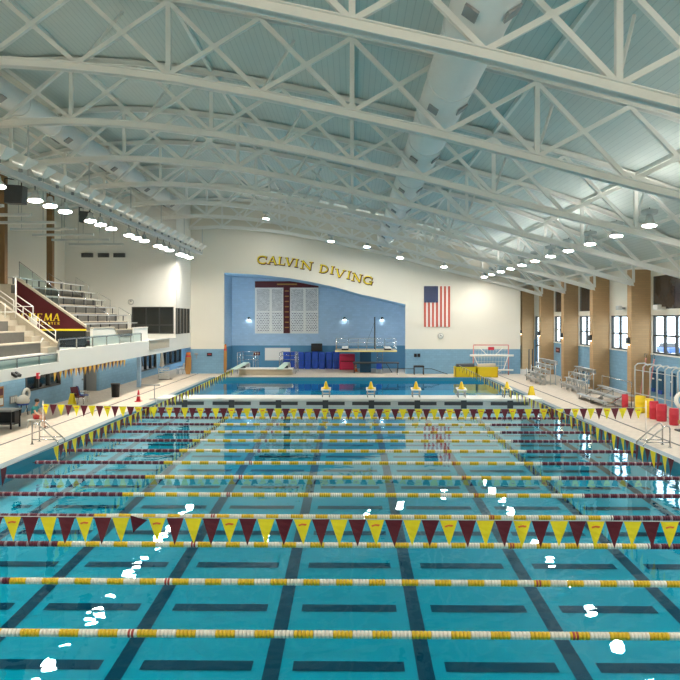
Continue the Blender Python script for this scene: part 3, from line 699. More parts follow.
def pennant_line(label, pts, spacing, start, first='y', emblem=False, along='X', skip=(), rad=.008, limit=100, folded=(), cols='ym'):
    """pts: polyline of the cord"""
    p0 = Vector(pts[0]); t = thing('pennant_line', label, 'pennant line', p0, 'backstroke pennant lines')
    MB().tube(pts, rad, 5).build('cord', M['lgrey'], t)
    L = [(Vector(a), Vector(c)) for a, c in zip(pts, pts[1:])]
    tot = sum((c-a).length for a, c in L); d = start; i = 0
    while d < tot - .1 and i < limit:
        dd = d
        for a, c in L:
            l = (c-a).length
            if dd <= l: pos = a + (c-a)*dd/l; dirv = (c-a)/l; break
            dd -= l
        col = cols[0] if (i % 2 == 0) == (first == 'y') else cols[1]
        if i not in skip:
            o = bpy.data.objects.new('pennant', PM[col][i % 4]); C.objects.link(o); o.parent = t
            o.location = pos - p0 + Vector((0,0,-.005))
            yaw = math.atan2(dirv.y, dirv.x) + random.uniform(-.06, .06)
            o.rotation_euler = (random.uniform(-.05,.05), random.uniform(-.03,.03), yaw)
            if i in folded: o.scale = (1, 1, .6); o.rotation_euler = (.2, .35, yaw+.3)
            if emblem and col == 'y' and i % 4 == (0 if first == 'y' else 1):
                e = bpy.data.objects.new('emblem', EM); C.objects.link(e); e.parent = o
        d += spacing; i += 1
    return t
# near row
Yn = 11.3
pts = [PY(u, 515.2 + 5.3*u/680 + 1.2*math.sin(PI*min(1, max(0, (u+400)/1480))), Yn) for u in (-420, -200, 0, 170, 340, 510, 680, 880, 1080)]
d0 = (PY(11.6, 516.5, Yn) - pts[0]).length
start = d0 - .303*int(d0/.303)
nfirst = int(d0/.303)
pennant_line('row of yellow and maroon pennants strung across the pool nearest the camera', pts, .3035, start, 'y' if nfirst % 2 == 0 else 'm', True, folded=(nfirst+7,), limit=98)
# far row
Yf = 26.4
pts = [PY(u, 403.6 + 4.8*math.sin(PI*(u-44)/600.0)*1.0 + (5.0)*(u-44)/600, Yf) for u in (43, 100, 170, 240, 345, 450, 520, 590, 646)]
pts = [PY(u, v, Yf) for u, v in ((43, 403.8), (75, 405), (120, 406.3), (200, 407.8), (345, 408.8), (480, 408.9), (560, 408.7), (646, 407.6))]
pennant_line('row of yellow and maroon pennants strung across the middle of the pool', pts, .303, .1, 'y', True)
for u, v, lab in ((43, 428, 'slim white pennant pole on the left deck beside the seated person'), (646, 428, 'slim white pennant pole on the right deck before the red barrels')):
    top = PY(u, 402, Yf); x = top.x
    t = thing('pennant_pole', lab, 'pole', (x, Yf, DECK))
    MB().tube([(x, Yf, DECK), (x, Yf, top.z+.05)], .018, 8).build('pole', M['white'], t)
    MB().lathe((x, Yf, DECK), [(0,0),(.09,0),(.09,.02),(.03,.03),(0,.03)], 12).build('foot', M['steel'], t)
# side rows
def side_line(X, ratio, y0, y1, label, n, first, skip=()):
    h = X/ratio; z = EYE - abs(h)
    pts = [(X, y0+(y1-y0)*f, z - .10*math.sin(PI*f)) for f in [i/10 for i in range(11)]]
    return pennant_line(label, pts, (y1-y0-.2)/n, .12, first, skip=skip)
side_line(-8.0, 2.33, 15.4, 46, 'long line of pennants strung lengthwise along the left pool side', 99, 'm', range(1, 9))
side_line(7.65, 2.27, 16.3, 48.6, 'long line of pennants strung lengthwise along the right pool side', 99, 'm')
# pennants under the balcony edge
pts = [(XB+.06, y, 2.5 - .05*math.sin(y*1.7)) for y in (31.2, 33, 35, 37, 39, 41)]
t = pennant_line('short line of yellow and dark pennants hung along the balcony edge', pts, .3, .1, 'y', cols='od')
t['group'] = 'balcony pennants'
# ------------------------------------------------------------------ letters (stroke built, with serifs)
S_, T_ = .17, .09
def arc_pts(cx, cy, rx, ry, a0, a1, n=10): return [(cx+rx*math.cos(math.radians(a0+(a1-a0)*i/n)), cy+ry*math.sin(math.radians(a0+(a1-a0)*i/n))) for i in range(n+1)]
def sf(x, y, w=.28): return ([(x-w/2, y), (x+w/2, y)], .06)
GL = {
 'A': [([(.08,0),(.45,1)],T_), ([(.45,1),(.82,0)],S_), ([(.22,.33),(.7,.33)],.07), sf(.08,.03), sf(.82,.03)],
 'C': [(arc_pts(.5,.5,.42,.46,45,315),.14), ([(.80,.64),(.82,.95)],.07)],
 'L': [([(.2,0),(.2,1)],S_), sf(.2,.97), ([(.05,.03),(.8,.03)],.07), ([(.8,0),(.8,.25)],.06)],
 'V': [([(.08,1),(.45,0)],S_), ([(.45,0),(.82,1)],T_), sf(.08,.97), sf(.82,.97)],
 'I': [([(.25,0),(.25,1)],S_), sf(.25,.97,.36), sf(.25,.03,.36)],
 'N': [([(.15,0),(.15,1)],T_), ([(.12,1),(.8,0)],S_), ([(.8,0),(.8,1)],T_), sf(.15,.03), sf(.8,.97), sf(.08,.97,.2)],
 'D': [([(.18,0),(.18,1)],S_), (arc_pts(.3,.5,.55,.46,90,-90),.13), ([(.05,.97),(.32,.97)],.07), ([(.05,.03),(.32,.03)],.07)],
 'G': [(arc_pts(.5,.5,.42,.46,45,330),.14), ([(.84,.02),(.84,.42)],.12), ([(.62,.42),(.95,.42)],.06), ([(.82,.66),(.82,.92)],.06)],
 'E': [([(.18,0),(.18,1)],S_), ([(.05,.97),(.75,.97)],.07), ([(.05,.03),(.8,.03)],.07), ([(.18,.52),(.6,.52)],.07), ([(.76,.8),(.76,1)],.05), ([(.8,0),(.8,.22)],.05)],
 'M': [([(.1,0),(.16,1)],T_), ([(.16,1),(.5,.08)],S_), ([(.5,.08),(.84,1)],T_), ([(.84,1),(.9,0)],S_), sf(.1,.03,.22), sf(.9,.03,.22)],
 'Q': [(arc_pts(.5,.5,.42,.46,0,360,16),.13), ([(.5,.2),(.9,-.12)],.12)],
 'U': [([(.16,1),(.16,.35)],S_), (arc_pts(.48,.35,.32,.33,180,360),.11), ([(.8,.35),(.8,1)],T_), sf(.16,.97), sf(.8,.97)],
 'T': [([(.45,0),(.45,1)],S_), ([(.05,.96),(.85,.96)],.07), sf(.45,.03), ([(.06,.78),(.06,1)],.05), ([(.84,.78),(.84,1)],.05)],
 'R': [([(.18,0),(.18,1)],S_), (arc_pts(.35,.74,.36,.24,90,-90),.11), ([(.05,.97),(.38,.97)],.07), ([(.35,.5),(.8,0)],.14), sf(.18,.03)],
}
def glyph(b, ch, origin, w, h, rot, depth, grow=0.0, shear=0.0, sc=1.0):
    """letter in the XZ plane facing -Y; origin = lower-left corner"""
    cr, sr = math.cos(rot), math.sin(rot)
    def tf(x, z): x = x*w + shear*z*h; z = z*h; return Vector((origin[0]+x*cr-z*sr, 0, origin[2]+x*sr+z*cr))
    k = h
    for pts, wd in GL[ch]:
        for (x0, z0), (x1, z1) in zip(pts, pts[1:]):
            p, q = tf(x0, z0), tf(x1, z1); d = (q-p).normalized(); nrm = Vector((-d.z, 0, d.x))*(wd*k/2+grow)
            e = d*(grow + (.02*k if len(pts) > 2 else 0))
            y = origin[1]
            poly = [p-e-nrm, q+e-nrm, q+e+nrm, p-e+nrm]
            b.prism([(c.x, y, c.z) for c in poly], (0, depth, 0))
    return b
sign = thing('wall_lettering', 'yellow serif letters reading CALVIN DIVING on the cream arch', 'lettering', (-5, YB, 9))
LET = [('C',256.5,268,255.5,264.9),('A',267.5,277.5,257,265.4),('L',277.5,286,257.3,266),('V',285,294,258,267),('I',294,299.5,259,268.2),('N',300,313,260.2,270),
       ('D',318.5,328.5,265,273.7),('I',329.5,334.5,266.5,275.2),('V',334.5,345,268,278),('I',346,351,270.5,280),('N',351,362,272.2,282),('G',362,373,274.4,284.5)]
for ch, u0, u1, v0, v1 in LET:
    a = PY(u0, v1-1.2, YB-.06); c = PY(u1, v0, YB-.06)
    w = (c.x-a.x); h = .68
    if ch == 'I': w = .75; a.x -= .02
    rot = -math.radians(5 + 8*(u0-257)/110)
    b = MB(); glyph(b, ch, (a.x, YB-.11, a.z+.04), w*.98, h, rot, .05, 0.0)
    L_ = b.build('letter', M['gold'], sign)
    b = MB(); glyph(b, ch, (a.x+.03, YB-.06, a.z), w*.98, h, rot, .06, .035)
    b.build('letter_edge', M['maroon'], L_)
# ------------------------------------------------------------------ alcove contents
for x_, z0_, z1_, lab in ((ALCL-.2, 2.6, 8.2, 'added vertical fill strip hidden behind the left jamb of the alcove'), (ALCR+.3, .6, 5.7, 'added vertical fill strip hidden behind the right jamb of the alcove')):  # hidden fill strips, added to brighten the alcove walls
    t = thing('fill_strip', lab, 'light', (x_, YB+.45, z0_), 'added fill strips behind the alcove jambs')
    MB().box((x_-.08, YB+.32, z0_), (x_+.08, YB+.40, z1_)).build('housing', M['lgrey'], t)
    MB().tube([(x_, YB+.45, z0_+.05), (x_, YB+.45, z1_-.05)], .06, 10).build('tube', M['strip'], t)
def py(u, v, Y=YA): return PY(u, v, Y)
def rect(b, u0, v0, u1, v1, Y, th):
    a = PY(u0, v0, Y); c = PY(u1, v1, Y); b.box((a.x, Y-th, c.z), (c.x, Y, a.z)); return b
a = py(255, 333)
t = thing('record_board', 'large record board with white columns and maroon header on the alcove wall', 'record board', (a.x, YA, a.z))
rect(MB(), 255, 281.5, 318.5, 333.5, YA, .06).build('backing', M['white'], t)
hd = rect(MB(), 255, 281.3, 318.6, 287.6, YA-.06, .06).build('header', M['maroonpaint'], t)
rect(MB(), 277, 283.6, 297, 285, YA-.12, .02).build('header_emblem', M['wood'], hd)
cc = rect(MB(), 283.5, 287.6, 290, 333.3, YA-.06, .06).build('center_column', M['maroonpaint'], t)
for k in range(8): rect(MB(), 284.8, 290.5+5.2*k, 288.8, 291.6+5.2*k, YA-.12, .01).build('column_mark', M['wood'], cc)
for u0, u1 in ((256,270.2), (271.2,283), (290.6,304), (305,318)):
    pnl = rect(MB(), u0, 288.4, u1, 332.6, YA-.06, .03).build('record_panel', M['white'], t)
    rect(MB(), u0+.7, 289, u1-.7, 311, YA-.09, .006).build('entry_list', M['records'], pnl)
    rect(MB(), u0+.7, 312, u1-.7, 332, YA-.09, .006).build('entry_list', M['records2'], pnl)
for i, (u, v) in enumerate(((249, 318.3), (344.5, 318.3), (382, 318.3))):
    p = py(u, v)
    t = thing('wall_sconce', ['dark sconce shining down beside the record board on the blue alcove wall', 'dark sconce shining down right of the record board, above the platform rail', 'dark sconce shining down on the alcove wall nearest the flag'][i], 'sconce', p, 'sconces on the alcove wall')
    MB().lathe((p.x, YA-.14, p.z-.1), [(0,.22),(.06,.22),(.16,.06),(.19,0),(.17,0),(.05,.15)], 12).build('shade', M['dark'], t)
    MB().lathe((p.x, YA-.14, p.z-.11), [(0,0),(.16,0),(.16,.015),(0,.015)], 12).build('lens', M['cool'], t)
a = py(311, 348.3); c = py(322, 341.5)
# folded mats along the alcove wall
mu = [283, 290.5, 297.5, 304.5, 311.5, 318.5, 325.5, 332.5, 339.5]
mt0 = None
for i, (u0, u1) in enumerate(zip(mu, mu[1:])):
    p0_, p1_ = PY(u0, 352, 63.6), PY(u1, 371, 63.6)
    x0, x1 = p0_.x+.02, p1_.x-.02; h = p0_.z - DECK + (.06 if i % 3 == 1 else 0)
    t = thing('gym_mat', f'royal blue padded mat standing against the alcove wall, {NTH[i]} from the left', 'mat', ((x0+x1)/2, 63.6, DECK), 'blue mats along the alcove wall')
    dy = .12 if i % 2 else 0
    MB().box((x0, 63.45-dy, DECK), (x1, 63.85, DECK+h)).build('pad', M['bluemat'], t, bevel=.06)
    MB().box((x0+.01, 63.43-dy, DECK+h*.49), (x1-.01, 63.86, DECK+h*.51)).build('seam', M['navy'], t)
p0_ = PY(311, 348.3, 63.3); p1_ = PY(322, 341.3, 63.3)
t = thing('loudspeaker', 'black loudspeaker sitting on top of the blue mats below the record board', 'loudspeaker', ((p0_.x+p1_.x)/2, 63.6, DECK+1.75))
zb_ = PY(316, 352, 63.6).z + .07
MB().box((p0_.x, 63.4, zb_), (p1_.x, 63.85, zb_+.72)).build('cabinet', M['black'], t, bevel=.03)
MB().box((p0_.x+.05, 63.37, zb_+.05), (p1_.x-.05, 63.4, zb_+.67)).build('grille', M['black'], t)
a = py(265, 360); t = thing('white_board', 'plain white board on the alcove wall behind the springboards', 'board', (a.x, YA, a.z))
rect(MB(), 265, 348, 290.3, 360.3, YA, .05).build('panel', M['white'], t)
b = MB(); rect(b, 264.8, 347.7, 290.5, 348.2, YA-.05, .02); rect(b, 264.8, 360, 290.5, 360.5, YA-.05, .02); b.build('frame', M['lgrey'], t)
a = py(257, 355); t = thing('safety_sign', 'small maroon sign on the alcove wall left of the white board', 'sign', (a.x, YA, a.z))
rect(MB(), 253.8, 351.7, 260, 355.3, YA, .03).build('sign_plate', M['maroonpaint'], t)
rect(MB(), 254.4, 353.3, 259.4, 353.9, YA-.03, .005).build('sign_line', M['wood'], t)
# red mat and cone
p0_, p1_ = PY(339.5, 354, 62.4), PY(355, 370.5, 62.4)
t = thing('red_crash_pad', 'red upholstered crash pad standing beside the blue mats', 'pad', ((p0_.x+p1_.x)/2, 63.45, DECK))
MB().box((p0_.x, 62.3, DECK), (p1_.x, 63.0, p0_.z)).build('pad', M['crimson'], t, bevel=.08)
MB().box((p0_.x+.1, 62.26, DECK+.75), (p1_.x-.1, 62.3, DECK+.82)).build('strap', M['maroon'], t)
def cone(p, h, lab, m='orange'):
    t = thing('traffic_cone', lab, 'cone', p)
    MB().box((p.x-h*.28,p.y-h*.28,p.z), (p.x+h*.28,p.y+h*.28,p.z+.04)).build('base', M[m], t)
    MB().lathe((p.x,p.y,p.z+.04), [(h*.2,0),(h*.05,h),(0,h)], 14).build('cone_body', M[m], t)
    MB().lathe((p.x,p.y,p.z+.04), [(h*.142,h*.42),(h*.10,h*.64)], 14).build('band', M['white'], t)
pc = PY(356, 372, 60.4); cone(Vector((pc.x, 60.4, DECK)), .62, 'orange traffic cone beside the diving tower pedestal')
pc = PZ(138.5, 401.5, DECK); cone(Vector((pc.x, pc.y, DECK)), .62, 'red and orange cone on the left deck near the bulkhead', 'red')
# springboards
def springboard(x, yn, yf, z, lab):
    t = thing('springboard', lab, 'springboard', (x, yf, DECK), 'low springboards on the concrete plinth')
    MB().prism([(x-.25,yn,z), (x-.25,yf,z+.12), (x-.25,yf,z+.18), (x-.25,yn,z+.05)], (.5,0,0)).build('board', M['boardgreen'], t)
    MB().box((x-.35,(yn+yf)/2+.2,.805), (x+.35,(yn+yf)/2+.6,z+.04)).build('fulcrum', M['dark'], t)
    MB().box((x-.32,yf-.4,DECK), (x+.32,yf,z+.08)).build('anchor', M['lgrey'], t)
    for s_ in (-.45, .9):
        xx = x+s_
        for dz in (.45, .85, 1.2):
            MB().tube([(xx, yf-2.2, z+dz-.1), (xx, yf+.8, z+dz-.1)], .025, 6).build('guard_rail', M['steel'], t)
        for yy in (yf-2.2, yf-.7, yf+.8): MB().tube([(xx, yy, DECK), (xx, yy, z+1.1)], .028, 6).build('rail_post', M['steel'], t)
    for k in range(3): MB().tube([(x-.45, yf+.8, z+.35*k+.35), (x+.9, yf+.8, z+.35*k+.35)], .025, 6).build('back_rail', M['steel'], t)
    return t
xa = PY(237.5, 371, 55.2).x; springboard(xa, 53.6, 60.0, .93, 'pale green low springboard with steel guard rails, left of the pair')
xb = PY(281.5, 371, 55.2).x; springboard(xb, 53.6, 60.0, .93, 'pale green low springboard with steel guard rails, right of the pair by the mats')
p0_, p1_ = PY(240, 372, 57.0), PY(292.5, 367, 57.0)
t = thing('concrete_plinth', 'low concrete plinth under the two green springboards at the pool end', 'plinth', ((p0_.x+p1_.x)/2, 57, DECK))
MB().box((p0_.x, 56.5, DECK), (p1_.x, 57.6, .72)).build('block', M['concrete'], t, bevel=.02)
MB().box((p0_.x-.05, 56.35, .72), (p1_.x+.05, 57.7, .80)).build('slab', M['white'], t)
# diving tower
TX0, TX1 = PY(335, 350, 58.6).x, PY(397, 350, 58.6).x
zt = PY(366, 352, 58.6).z
t = thing('diving_tower', 'diving tower with cream platform, railings and dark blue pedestal', 'diving platform', ((TX0+TX1)/2, 60, DECK))
MB().box((TX0, 58.6, zt), (TX1, 62.2, zt+.14)).build('platform', M['concrete'], t, bevel=.02)
MB().box((TX0, 58.56, zt+.02), (TX1, 58.6, zt+.12)).build('edge_strip', M['paleyellow'], t)
x0, x1 = PY(360, 360, 59.4).x, PY(371, 360, 59.4).x
MB().box((x0, 59.4, DECK), (x1, 61.4, zt)).build('pedestal', M['navy'], t)
b_ = [TX0+.08, TX0+1.15, TX0+2.0, TX0+2.75, TX0+3.5, TX0+4.3, TX1-.08]
for x in b_: MB().tube([(x, 58.75, zt+.14), (x, 58.75, zt+1.15)], .025, 6).build('rail_post', M['steel'], t)
for x in (TX0+.08, TX1-.08):
    for yy in (60.4, 62.1): MB().tube([(x, yy, zt+.14), (x, yy, zt+1.15)], .025, 6).build('rail_post', M['steel'], t)
for dz in (.5, .82, 1.15):
    MB().tube([(TX0+.08, 62.1, zt+dz), (TX0+.08, 58.75, zt+dz), (TX0+.9, 58.75, zt+dz)], .022, 6).build('guard_rail', M['steel'], t)
    MB().tube([(TX1-.08, 62.1, zt+dz), (TX1-.08, 58.75, zt+dz), (TX1-.9, 58.75, zt+dz)], .022, 6).build('guard_rail', M['steel'], t)
    MB().tube([(TX0+1.15, 58.75, zt+dz), (TX1-1.3, 58.75, zt+dz)], .022, 6).build('guard_rail', M['steel'], t)
for u in (345, 388):
    x = PY(u, 347, 58.4).x
    MB().box((x-.26, 57.2, zt+.34), (x+.26, 61.8, zt+.40)).build('springboard', M['white'], t)
    MB().box((x-.3, 59.0, zt+.14), (x+.3, 59.5, zt+.34)).build('fulcrum', M['black'], t)
xp = PY(374.7, 340, 61).x
MB().tube([(xp, 61, zt+.14), (xp, 61, PY(375, 317, 61).z)], .06, 8).build('mast', M['dark'], t)
MB().bar((xp, 61, zt+2.6), (xp-.9, 61, zt+.2), .02).build('mast_stay', M['dark'], t)
xl = PY(380, 360, 61.6).x   # ladder
for s_ in (-.25, .25): MB().tube([(xl+s_, 61.9, DECK), (xl+s_, 61.9, zt+.1)], .03, 6).build('ladder_rail', M['steel'], t)
for k in range(6): MB().tube([(xl-.25, 61.9, DECK+.25+.28*k), (xl+.25, 61.9, DECK+.25+.28*k)], .02, 6).build('ladder_rung', M['steel'], t)
# low dark platform right of pedestal
x0, x1, zz = PY(353, 362, 59.2).x, PY(398.5, 362, 59.2).x, PY(380, 363, 59.2).z
t = thing('low_platform', 'low dark steel platform with legs below the diving tower', 'platform', ((x0+x1)/2, 59.2, DECK))
MB().box((x0, 58.3, zz), (x1, 59.3, zz+.10)).build('deck_plate', M['dark'], t)
for x in (x0+.1, x1-.1): MB().box((x-.04, 58.5, DECK), (x+.04, 58.6, zz)).build('leg', M['dark'], t)
MB().bar((x1-1.1, 58.7, zz), (x1-.6, 58.7, DECK+.05), .06).build('brace', M['dark'], t)
for i, (u, m) in enumerate(((379, 'bluemat'),)):
    p = PY(u, 372, 58.2)
    t = thing('deck_chair', 'small blue plastic chair under the diving tower', 'chair', (p.x, 58.0, DECK))
    MB().box((p.x-.22, 57.8, DECK+.4), (p.x+.22, 58.25, DECK+.45)).build('seat', M[m], t)
    MB().box((p.x-.22, 58.22, DECK+.45), (p.x+.22, 58.27, DECK+.85)).build('backrest', M[m], t)
    for sx in (-.19, .19):
        for sy in (57.83, 58.22): MB().tube([(p.x+sx, sy, DECK), (p.x+sx, sy, DECK+.4)], .018, 6).build('leg', M['white'], t)
p0_, p1_ = PY(413.5, 376, 57.2), PY(424, 365.5, 57.2)
t = thing('step_stand', 'black topped steel stand with sloping rails on the far deck', 'stand', ((p0_.x+p1_.x)/2, 57.2, DECK))
MB().box((p0_.x, 56.8, p1_.z-.14), (p1_.x, 57.5, p1_.z)).build('top_pad', M['black'], t, bevel=.05)
for x in (p0_.x+.05, p1_.x-.05):
    for y in (56.85, 57.45): MB().tube([(x, y, DECK), (x, y, p1_.z-.12)], .03, 6).build('leg', M['dark'], t)
q = PY(447, 375.5, 57.2)
MB().tube([(p1_.x, 56.9, p1_.z-.25), (p1_.x+.6, 56.9, p1_.z-.25), (q.x, 56.9, DECK+.06)], .03, 6).build('side_rail', M['black'], t)
q = PY(397, 368.5, 57.2)
MB().tube([(p0_.x, 56.9, p1_.z-.25), (q.x, 56.9, p1_.z-.25), (q.x, 56.9, DECK)], .03, 6).build('side_rail', M['black'], t)
# ------------------------------------------------------------------ back wall right part: flag, clock, signs
t = thing('american_flag', 'large American flag hung vertically on the cream back wall', 'flag', PY(437, 327, YB-.03))
f0, f1 = PY(424, 286.2, YB-.04), PY(450, 327, YB-.04)
W_, H_ = f1.x-f0.x, f0.z-f1.z
MR = mat('flag_red', (0.56, 0.09, 0.06), .8, .05, 4); MW = mat('flag_white', (0.80, 0.74, 0.66), .8, .03, 4); MBl = mat('flag_blue', (0.008, 0.025, 0.10), .8, .05, 4)
b = MB()
for k in range(13):
    b.mi = 0 if k % 2 == 0 else 1
    xa_, xc_ = f0.x+W_*k/13, f0.x+W_*(k+1)/13
    for j in range(6):
        za_, zc_ = f1.z+H_*j/6, f1.z+H_*(j+1)/6
        def yy(x, z): return YB-.05-.012*math.sin(x*7)-.01*math.sin(z*2)
        b.quad((xa_,yy(xa_,za_),za_), (xc_,yy(xc_,za_),za_), (xc_,yy(xc_,zc_),zc_), (xa_,yy(xa_,zc_),zc_))
b.build('stripes', [MR, MW], t)
ux0, ux1, uz0, uz1 = f0.x, f0.x+W_*7/13, f0.z-H_*.4, f0.z
un = MB().box((ux0, YB-.09, uz0), (ux1, YB-.075, uz1)).build('union', MBl, t)
b = MB()
for r_ in range(11):
    for c_ in range(5 if r_ % 2 else 4):
        x = ux0 + (ux1-ux0)*((c_+.5)/5 if r_ % 2 else (c_+1)/5); z = uz0 + (uz1-uz0)*(r_+.5)/11
        b.prism([(x+(.042 if k % 2 == 0 else .017)*math.sin(PI*k/5), YB-.097, z+(.042 if k % 2 == 0 else .017)*math.cos(PI*k/5)) for k in range(10)], (0,.007,0))
b.build('stars', MW, un)
MB().tube([(f0.x-.05, YB-.06, f0.z+.02), (f1.x+.05, YB-.06, f0.z+.02)], .025, 6).build('header_rod', M['white'], t)
def clock(p, r, axis, lab):
    t = thing('wall_clock', lab, 'clock', p)
    MB().lathe(p, [(r,0),(r,-.06),(r*.9,-.07),(r*.88,-.05)], 20, axis, False).build('rim', M['grey'], t)
    MB().lathe(p, [(0,-.05),(r*.9,-.05),(r*.9,0),(0,0)], 20, axis).build('face', M['white'], t)
    b = MB(); b.bar((p.x, p.y-.06, p.z), (p.x+r*.3, p.y-.06, p.z+r*.4), .025); b.bar((p.x, p.y-.06, p.z), (p.x-r*.2, p.y-.06, p.z+r*.7), .02); b.build('hands', M['black'], t)
clock(PY(440.6, 336, YB-.01), .24, 'Y', 'round clock on the cream back wall below the flag')
clock(PY(131, 302, 53.19), .22, 'Y', 'round clock on the white booth wall above the dark window')
t = thing('notice_sign', 'pair of small dark signs on the blue wainscot left of the flag', 'sign', PY(417, 357, YB-.01))
rect(MB(), 414, 353.6, 416.8, 357, YB, .03).build('sign_plate', M['black'], t); rect(MB(), 417.4, 353.6, 420.2, 357, YB, .03).build('sign_plate', M['black'], t)
t = thing('exit_notice', 'small dark sign on the blue wall left of the alcove', 'sign', PY(209, 356, YB-.01))
rect(MB(), 207, 352.8, 212.2, 356.3, YB, .03).build('sign_plate', M['black'], t); rect(MB(), 208, 353.9, 211.2, 354.6, YB-.03, .004).build('sign_line', M['red'], t)
t = thing('wall_switch', 'small grey switch box on the blue wall behind the orange backboard', 'switch', PY(197, 354, YB-.01))
rect(MB(), 194.5, 353, 198, 355, YB, .04).build('box', M['grey'], t); rect(MB(), 196.3, 355, 197, 359, YB, .02).build('conduit', M['grey'], t)
# rescue boards
def board(u, v0, v1, Y, w, lab, lean=.15):
    a = PY(u, v1, Y); z1 = PY(u, v0, Y).z
    t = thing('rescue_board', lab, 'rescue board', (a.x, Y, DECK))
    pr = [(-w*.3,0),(w*.3,0),(w*.5,.2),(w*.5,.75),(w*.3,1),(-w*.3,1),(-w*.5,.75),(-w*.5,.2)]
    H = z1-DECK
    MB().prism([(a.x+x_, Y-lean*(1-z_)-.06, DECK+H*z_) for x_, z_ in pr], (0,.06,0)).build('board', M['wood'], t)
    MB().box((a.x-w*.42, Y-lean*.2-.09, DECK+H*.78), (a.x+w*.42, Y-lean*.2-.05, DECK+H*.84)).build('strap', M['red'], t)
    MB().box((a.x-w*.35, Y-lean*.05-.1, DECK+H*.88), (a.x+w*.35, Y-.05, DECK+H*.97)).build('head_block', M['orange'], t)
board(188.5, 352, 372.5, 57.4, .52, 'orange brown rescue board leaning beside the white chair')
board(225.5, 344, 371, 57.9, .26, 'narrow brown rescue board leaning at the left edge of the alcove')
# water polo goal
g0, g1 = PY(473.5, 371, 56.9), PY(508.5, 345, 56.9)
t = thing('water_polo_goal', 'pale red water polo goal with white floats standing by the back wall', 'goal', ((g0.x+g1.x)/2, 57, DECK))
zt_ = g1.z
for x in (g0.x, g1.x): MB().tube([(x, 56.9, DECK), (x, 56.9, zt_)], .045, 8).build('upright', M['pink'], t)
MB().tube([(g0.x, 56.9, zt_), (g1.x, 56.9, zt_)], .045, 8).build('crossbar', M['pink'], t)
zf = PY(490, 355.5, 56.6).z
MB().tube([(g0.x-.35, 56.6, zf), (g1.x+.35, 56.6, zf)], .09, 10).build('float_bar', M['white'], t)
MB().tube([(g0.x+.2, 56.5, PY(490,370,56.5).z), (g1.x+.3, 56.5, PY(490,370,56.5).z)], .07, 10).build('float_bar', M['white'], t)
MB().tube([(g0.x+.05, 56.85, zf-.1), (g0.x+.45, 56.6, DECK+.55), (g0.x+.9, 56.5, DECK+.25)], .035, 6).build('brace', M['white'], t)
MB().tube([(g1.x-.05, 56.85, zf-.1), (g1.x-.45, 56.6, DECK+.55), (g1.x-.9, 56.5, DECK+.25)], .035, 6).build('brace', M['white'], t)
for s_ in (0, 1):
    xx = g0.x+.5 if s_ == 0 else g1.x-.5; xe = g0.x+1.1 if s_ == 0 else g1.x-1.1
    MB().tube([(xx, 56.85, zt_-.25), (xe, 56.8, zf+.05)], .03, 6).build('brace', M['white'], t)
b = MB()
for k in range(13): x = g0.x+(g1.x-g0.x)*k/12; b.tube([(x, 57.05, zt_-.02), (x, 57.5, DECK+.05)], .008, 4)
for k in range(8): z = DECK+.1+(zt_-DECK-.2)*k/7; b.tube([(g0.x, 57.05+.45*(1-k/7), z), (g1.x, 57.05+.45*(1-k/7), z)], .008, 4)
b.build('net', M['fl_white'], t)
MB().box(((g0.x+g1.x)/2-.25, 56.82, zt_-.42), ((g0.x+g1.x)/2+.25, 56.86, zt_-.16)).build('goal_plate', M['red'], t)
# yellow bins
y0 = 54.55
for i, (u0, u1) in enumerate(((455.5, 476.5), (477, 498))):
    a, c = PY(u0, 367, y0), PY(u1, 377, y0)
    t = thing('storage_bin', ['yellow storage bin holding a dark rolled cover, left of the pair', 'yellow storage bin holding a tan roll, right of the pair below the goal'][i], 'bin', ((a.x+c.x)/2, y0, DECK), 'yellow bins at the pool corner')
    b = MB(); zt_ = a.z
    b.box((a.x, y0, DECK), (c.x, y0+.06, zt_)).box((a.x, y0+1.0, DECK), (c.x, y0+1.06, zt_)).box((a.x, y0, DECK), (a.x+.06, y0+1.06, zt_)).box((c.x-.06, y0, DECK), (c.x, y0+1.06, zt_)).box((a.x, y0, DECK), (c.x, y0+1.06, DECK+.06))
    b.build('bin_body', M['yplastic'], t)
    MB().box((a.x-.03, y0-.03, zt_-.07), (c.x+.03, y0+.01, zt_)).build('rim', M['yplastic'], t)
    o = MB().tube([(a.x+.15, y0+.5, zt_-.02), (c.x-.12, y0+.5, zt_+.03)], .26, 10).build('rolled_cover', M['dark' if i == 0 else 'concrete'], None, ((a.x+c.x)/2, y0+.5, zt_))
    tag(o, ['dark rolled cover lying in the left yellow bin', 'tan rolled cover lying in the right yellow bin'][i], 'cover')
# dark flight case left of it
# ------------------------------------------------------------------ right deck: racks, bleachers, barrels
def frame_rack(x0, x1, y0, y1, h, nx, ny, lab, slats=4):
    t = thing('folded_bleacher', lab, 'bleacher', ((x0+x1)/2, (y0+y1)/2, DECK), 'folded aluminium stands by the right wall')
    for i in range(nx):
        x = x0+(x1-x0)*i/(nx-1)
        for j in range(ny):
            y = y0+(y1-y0)*j/(ny-1)
            MB().tube([(x, y, DECK), (x, y, DECK+h*(.55+.45*i/(nx-1)))], .03, 6).build('upright', M['alu'], t)
    for k in range(slats):
        f = k/(slats-1) if slats > 1 else 0; x = x0+(x1-x0)*f; z = DECK+.35+(h-.4)*f
        MB().box((x-.14, y0-.05, z), (x+.14, y1+.05, z+.05)).build('bench_plank', M['alu'], t)
        MB().box((x+.1, y0-.05, z-.22), (x+.14, y1+.05, z-.05)).build('riser_plank', M['alu'], t)
    for j in range(ny):
        y = y0+(y1-y0)*j/(ny-1)
        MB().bar((x0, y, DECK+.05), (x1, y, DECK+h*.9), .05).build('brace', M['alu'], t)
        MB().bar((x0, y, DECK+.1), (x1, y, DECK+.1), .05).build('base_rail', M['alu'], t)
    return t
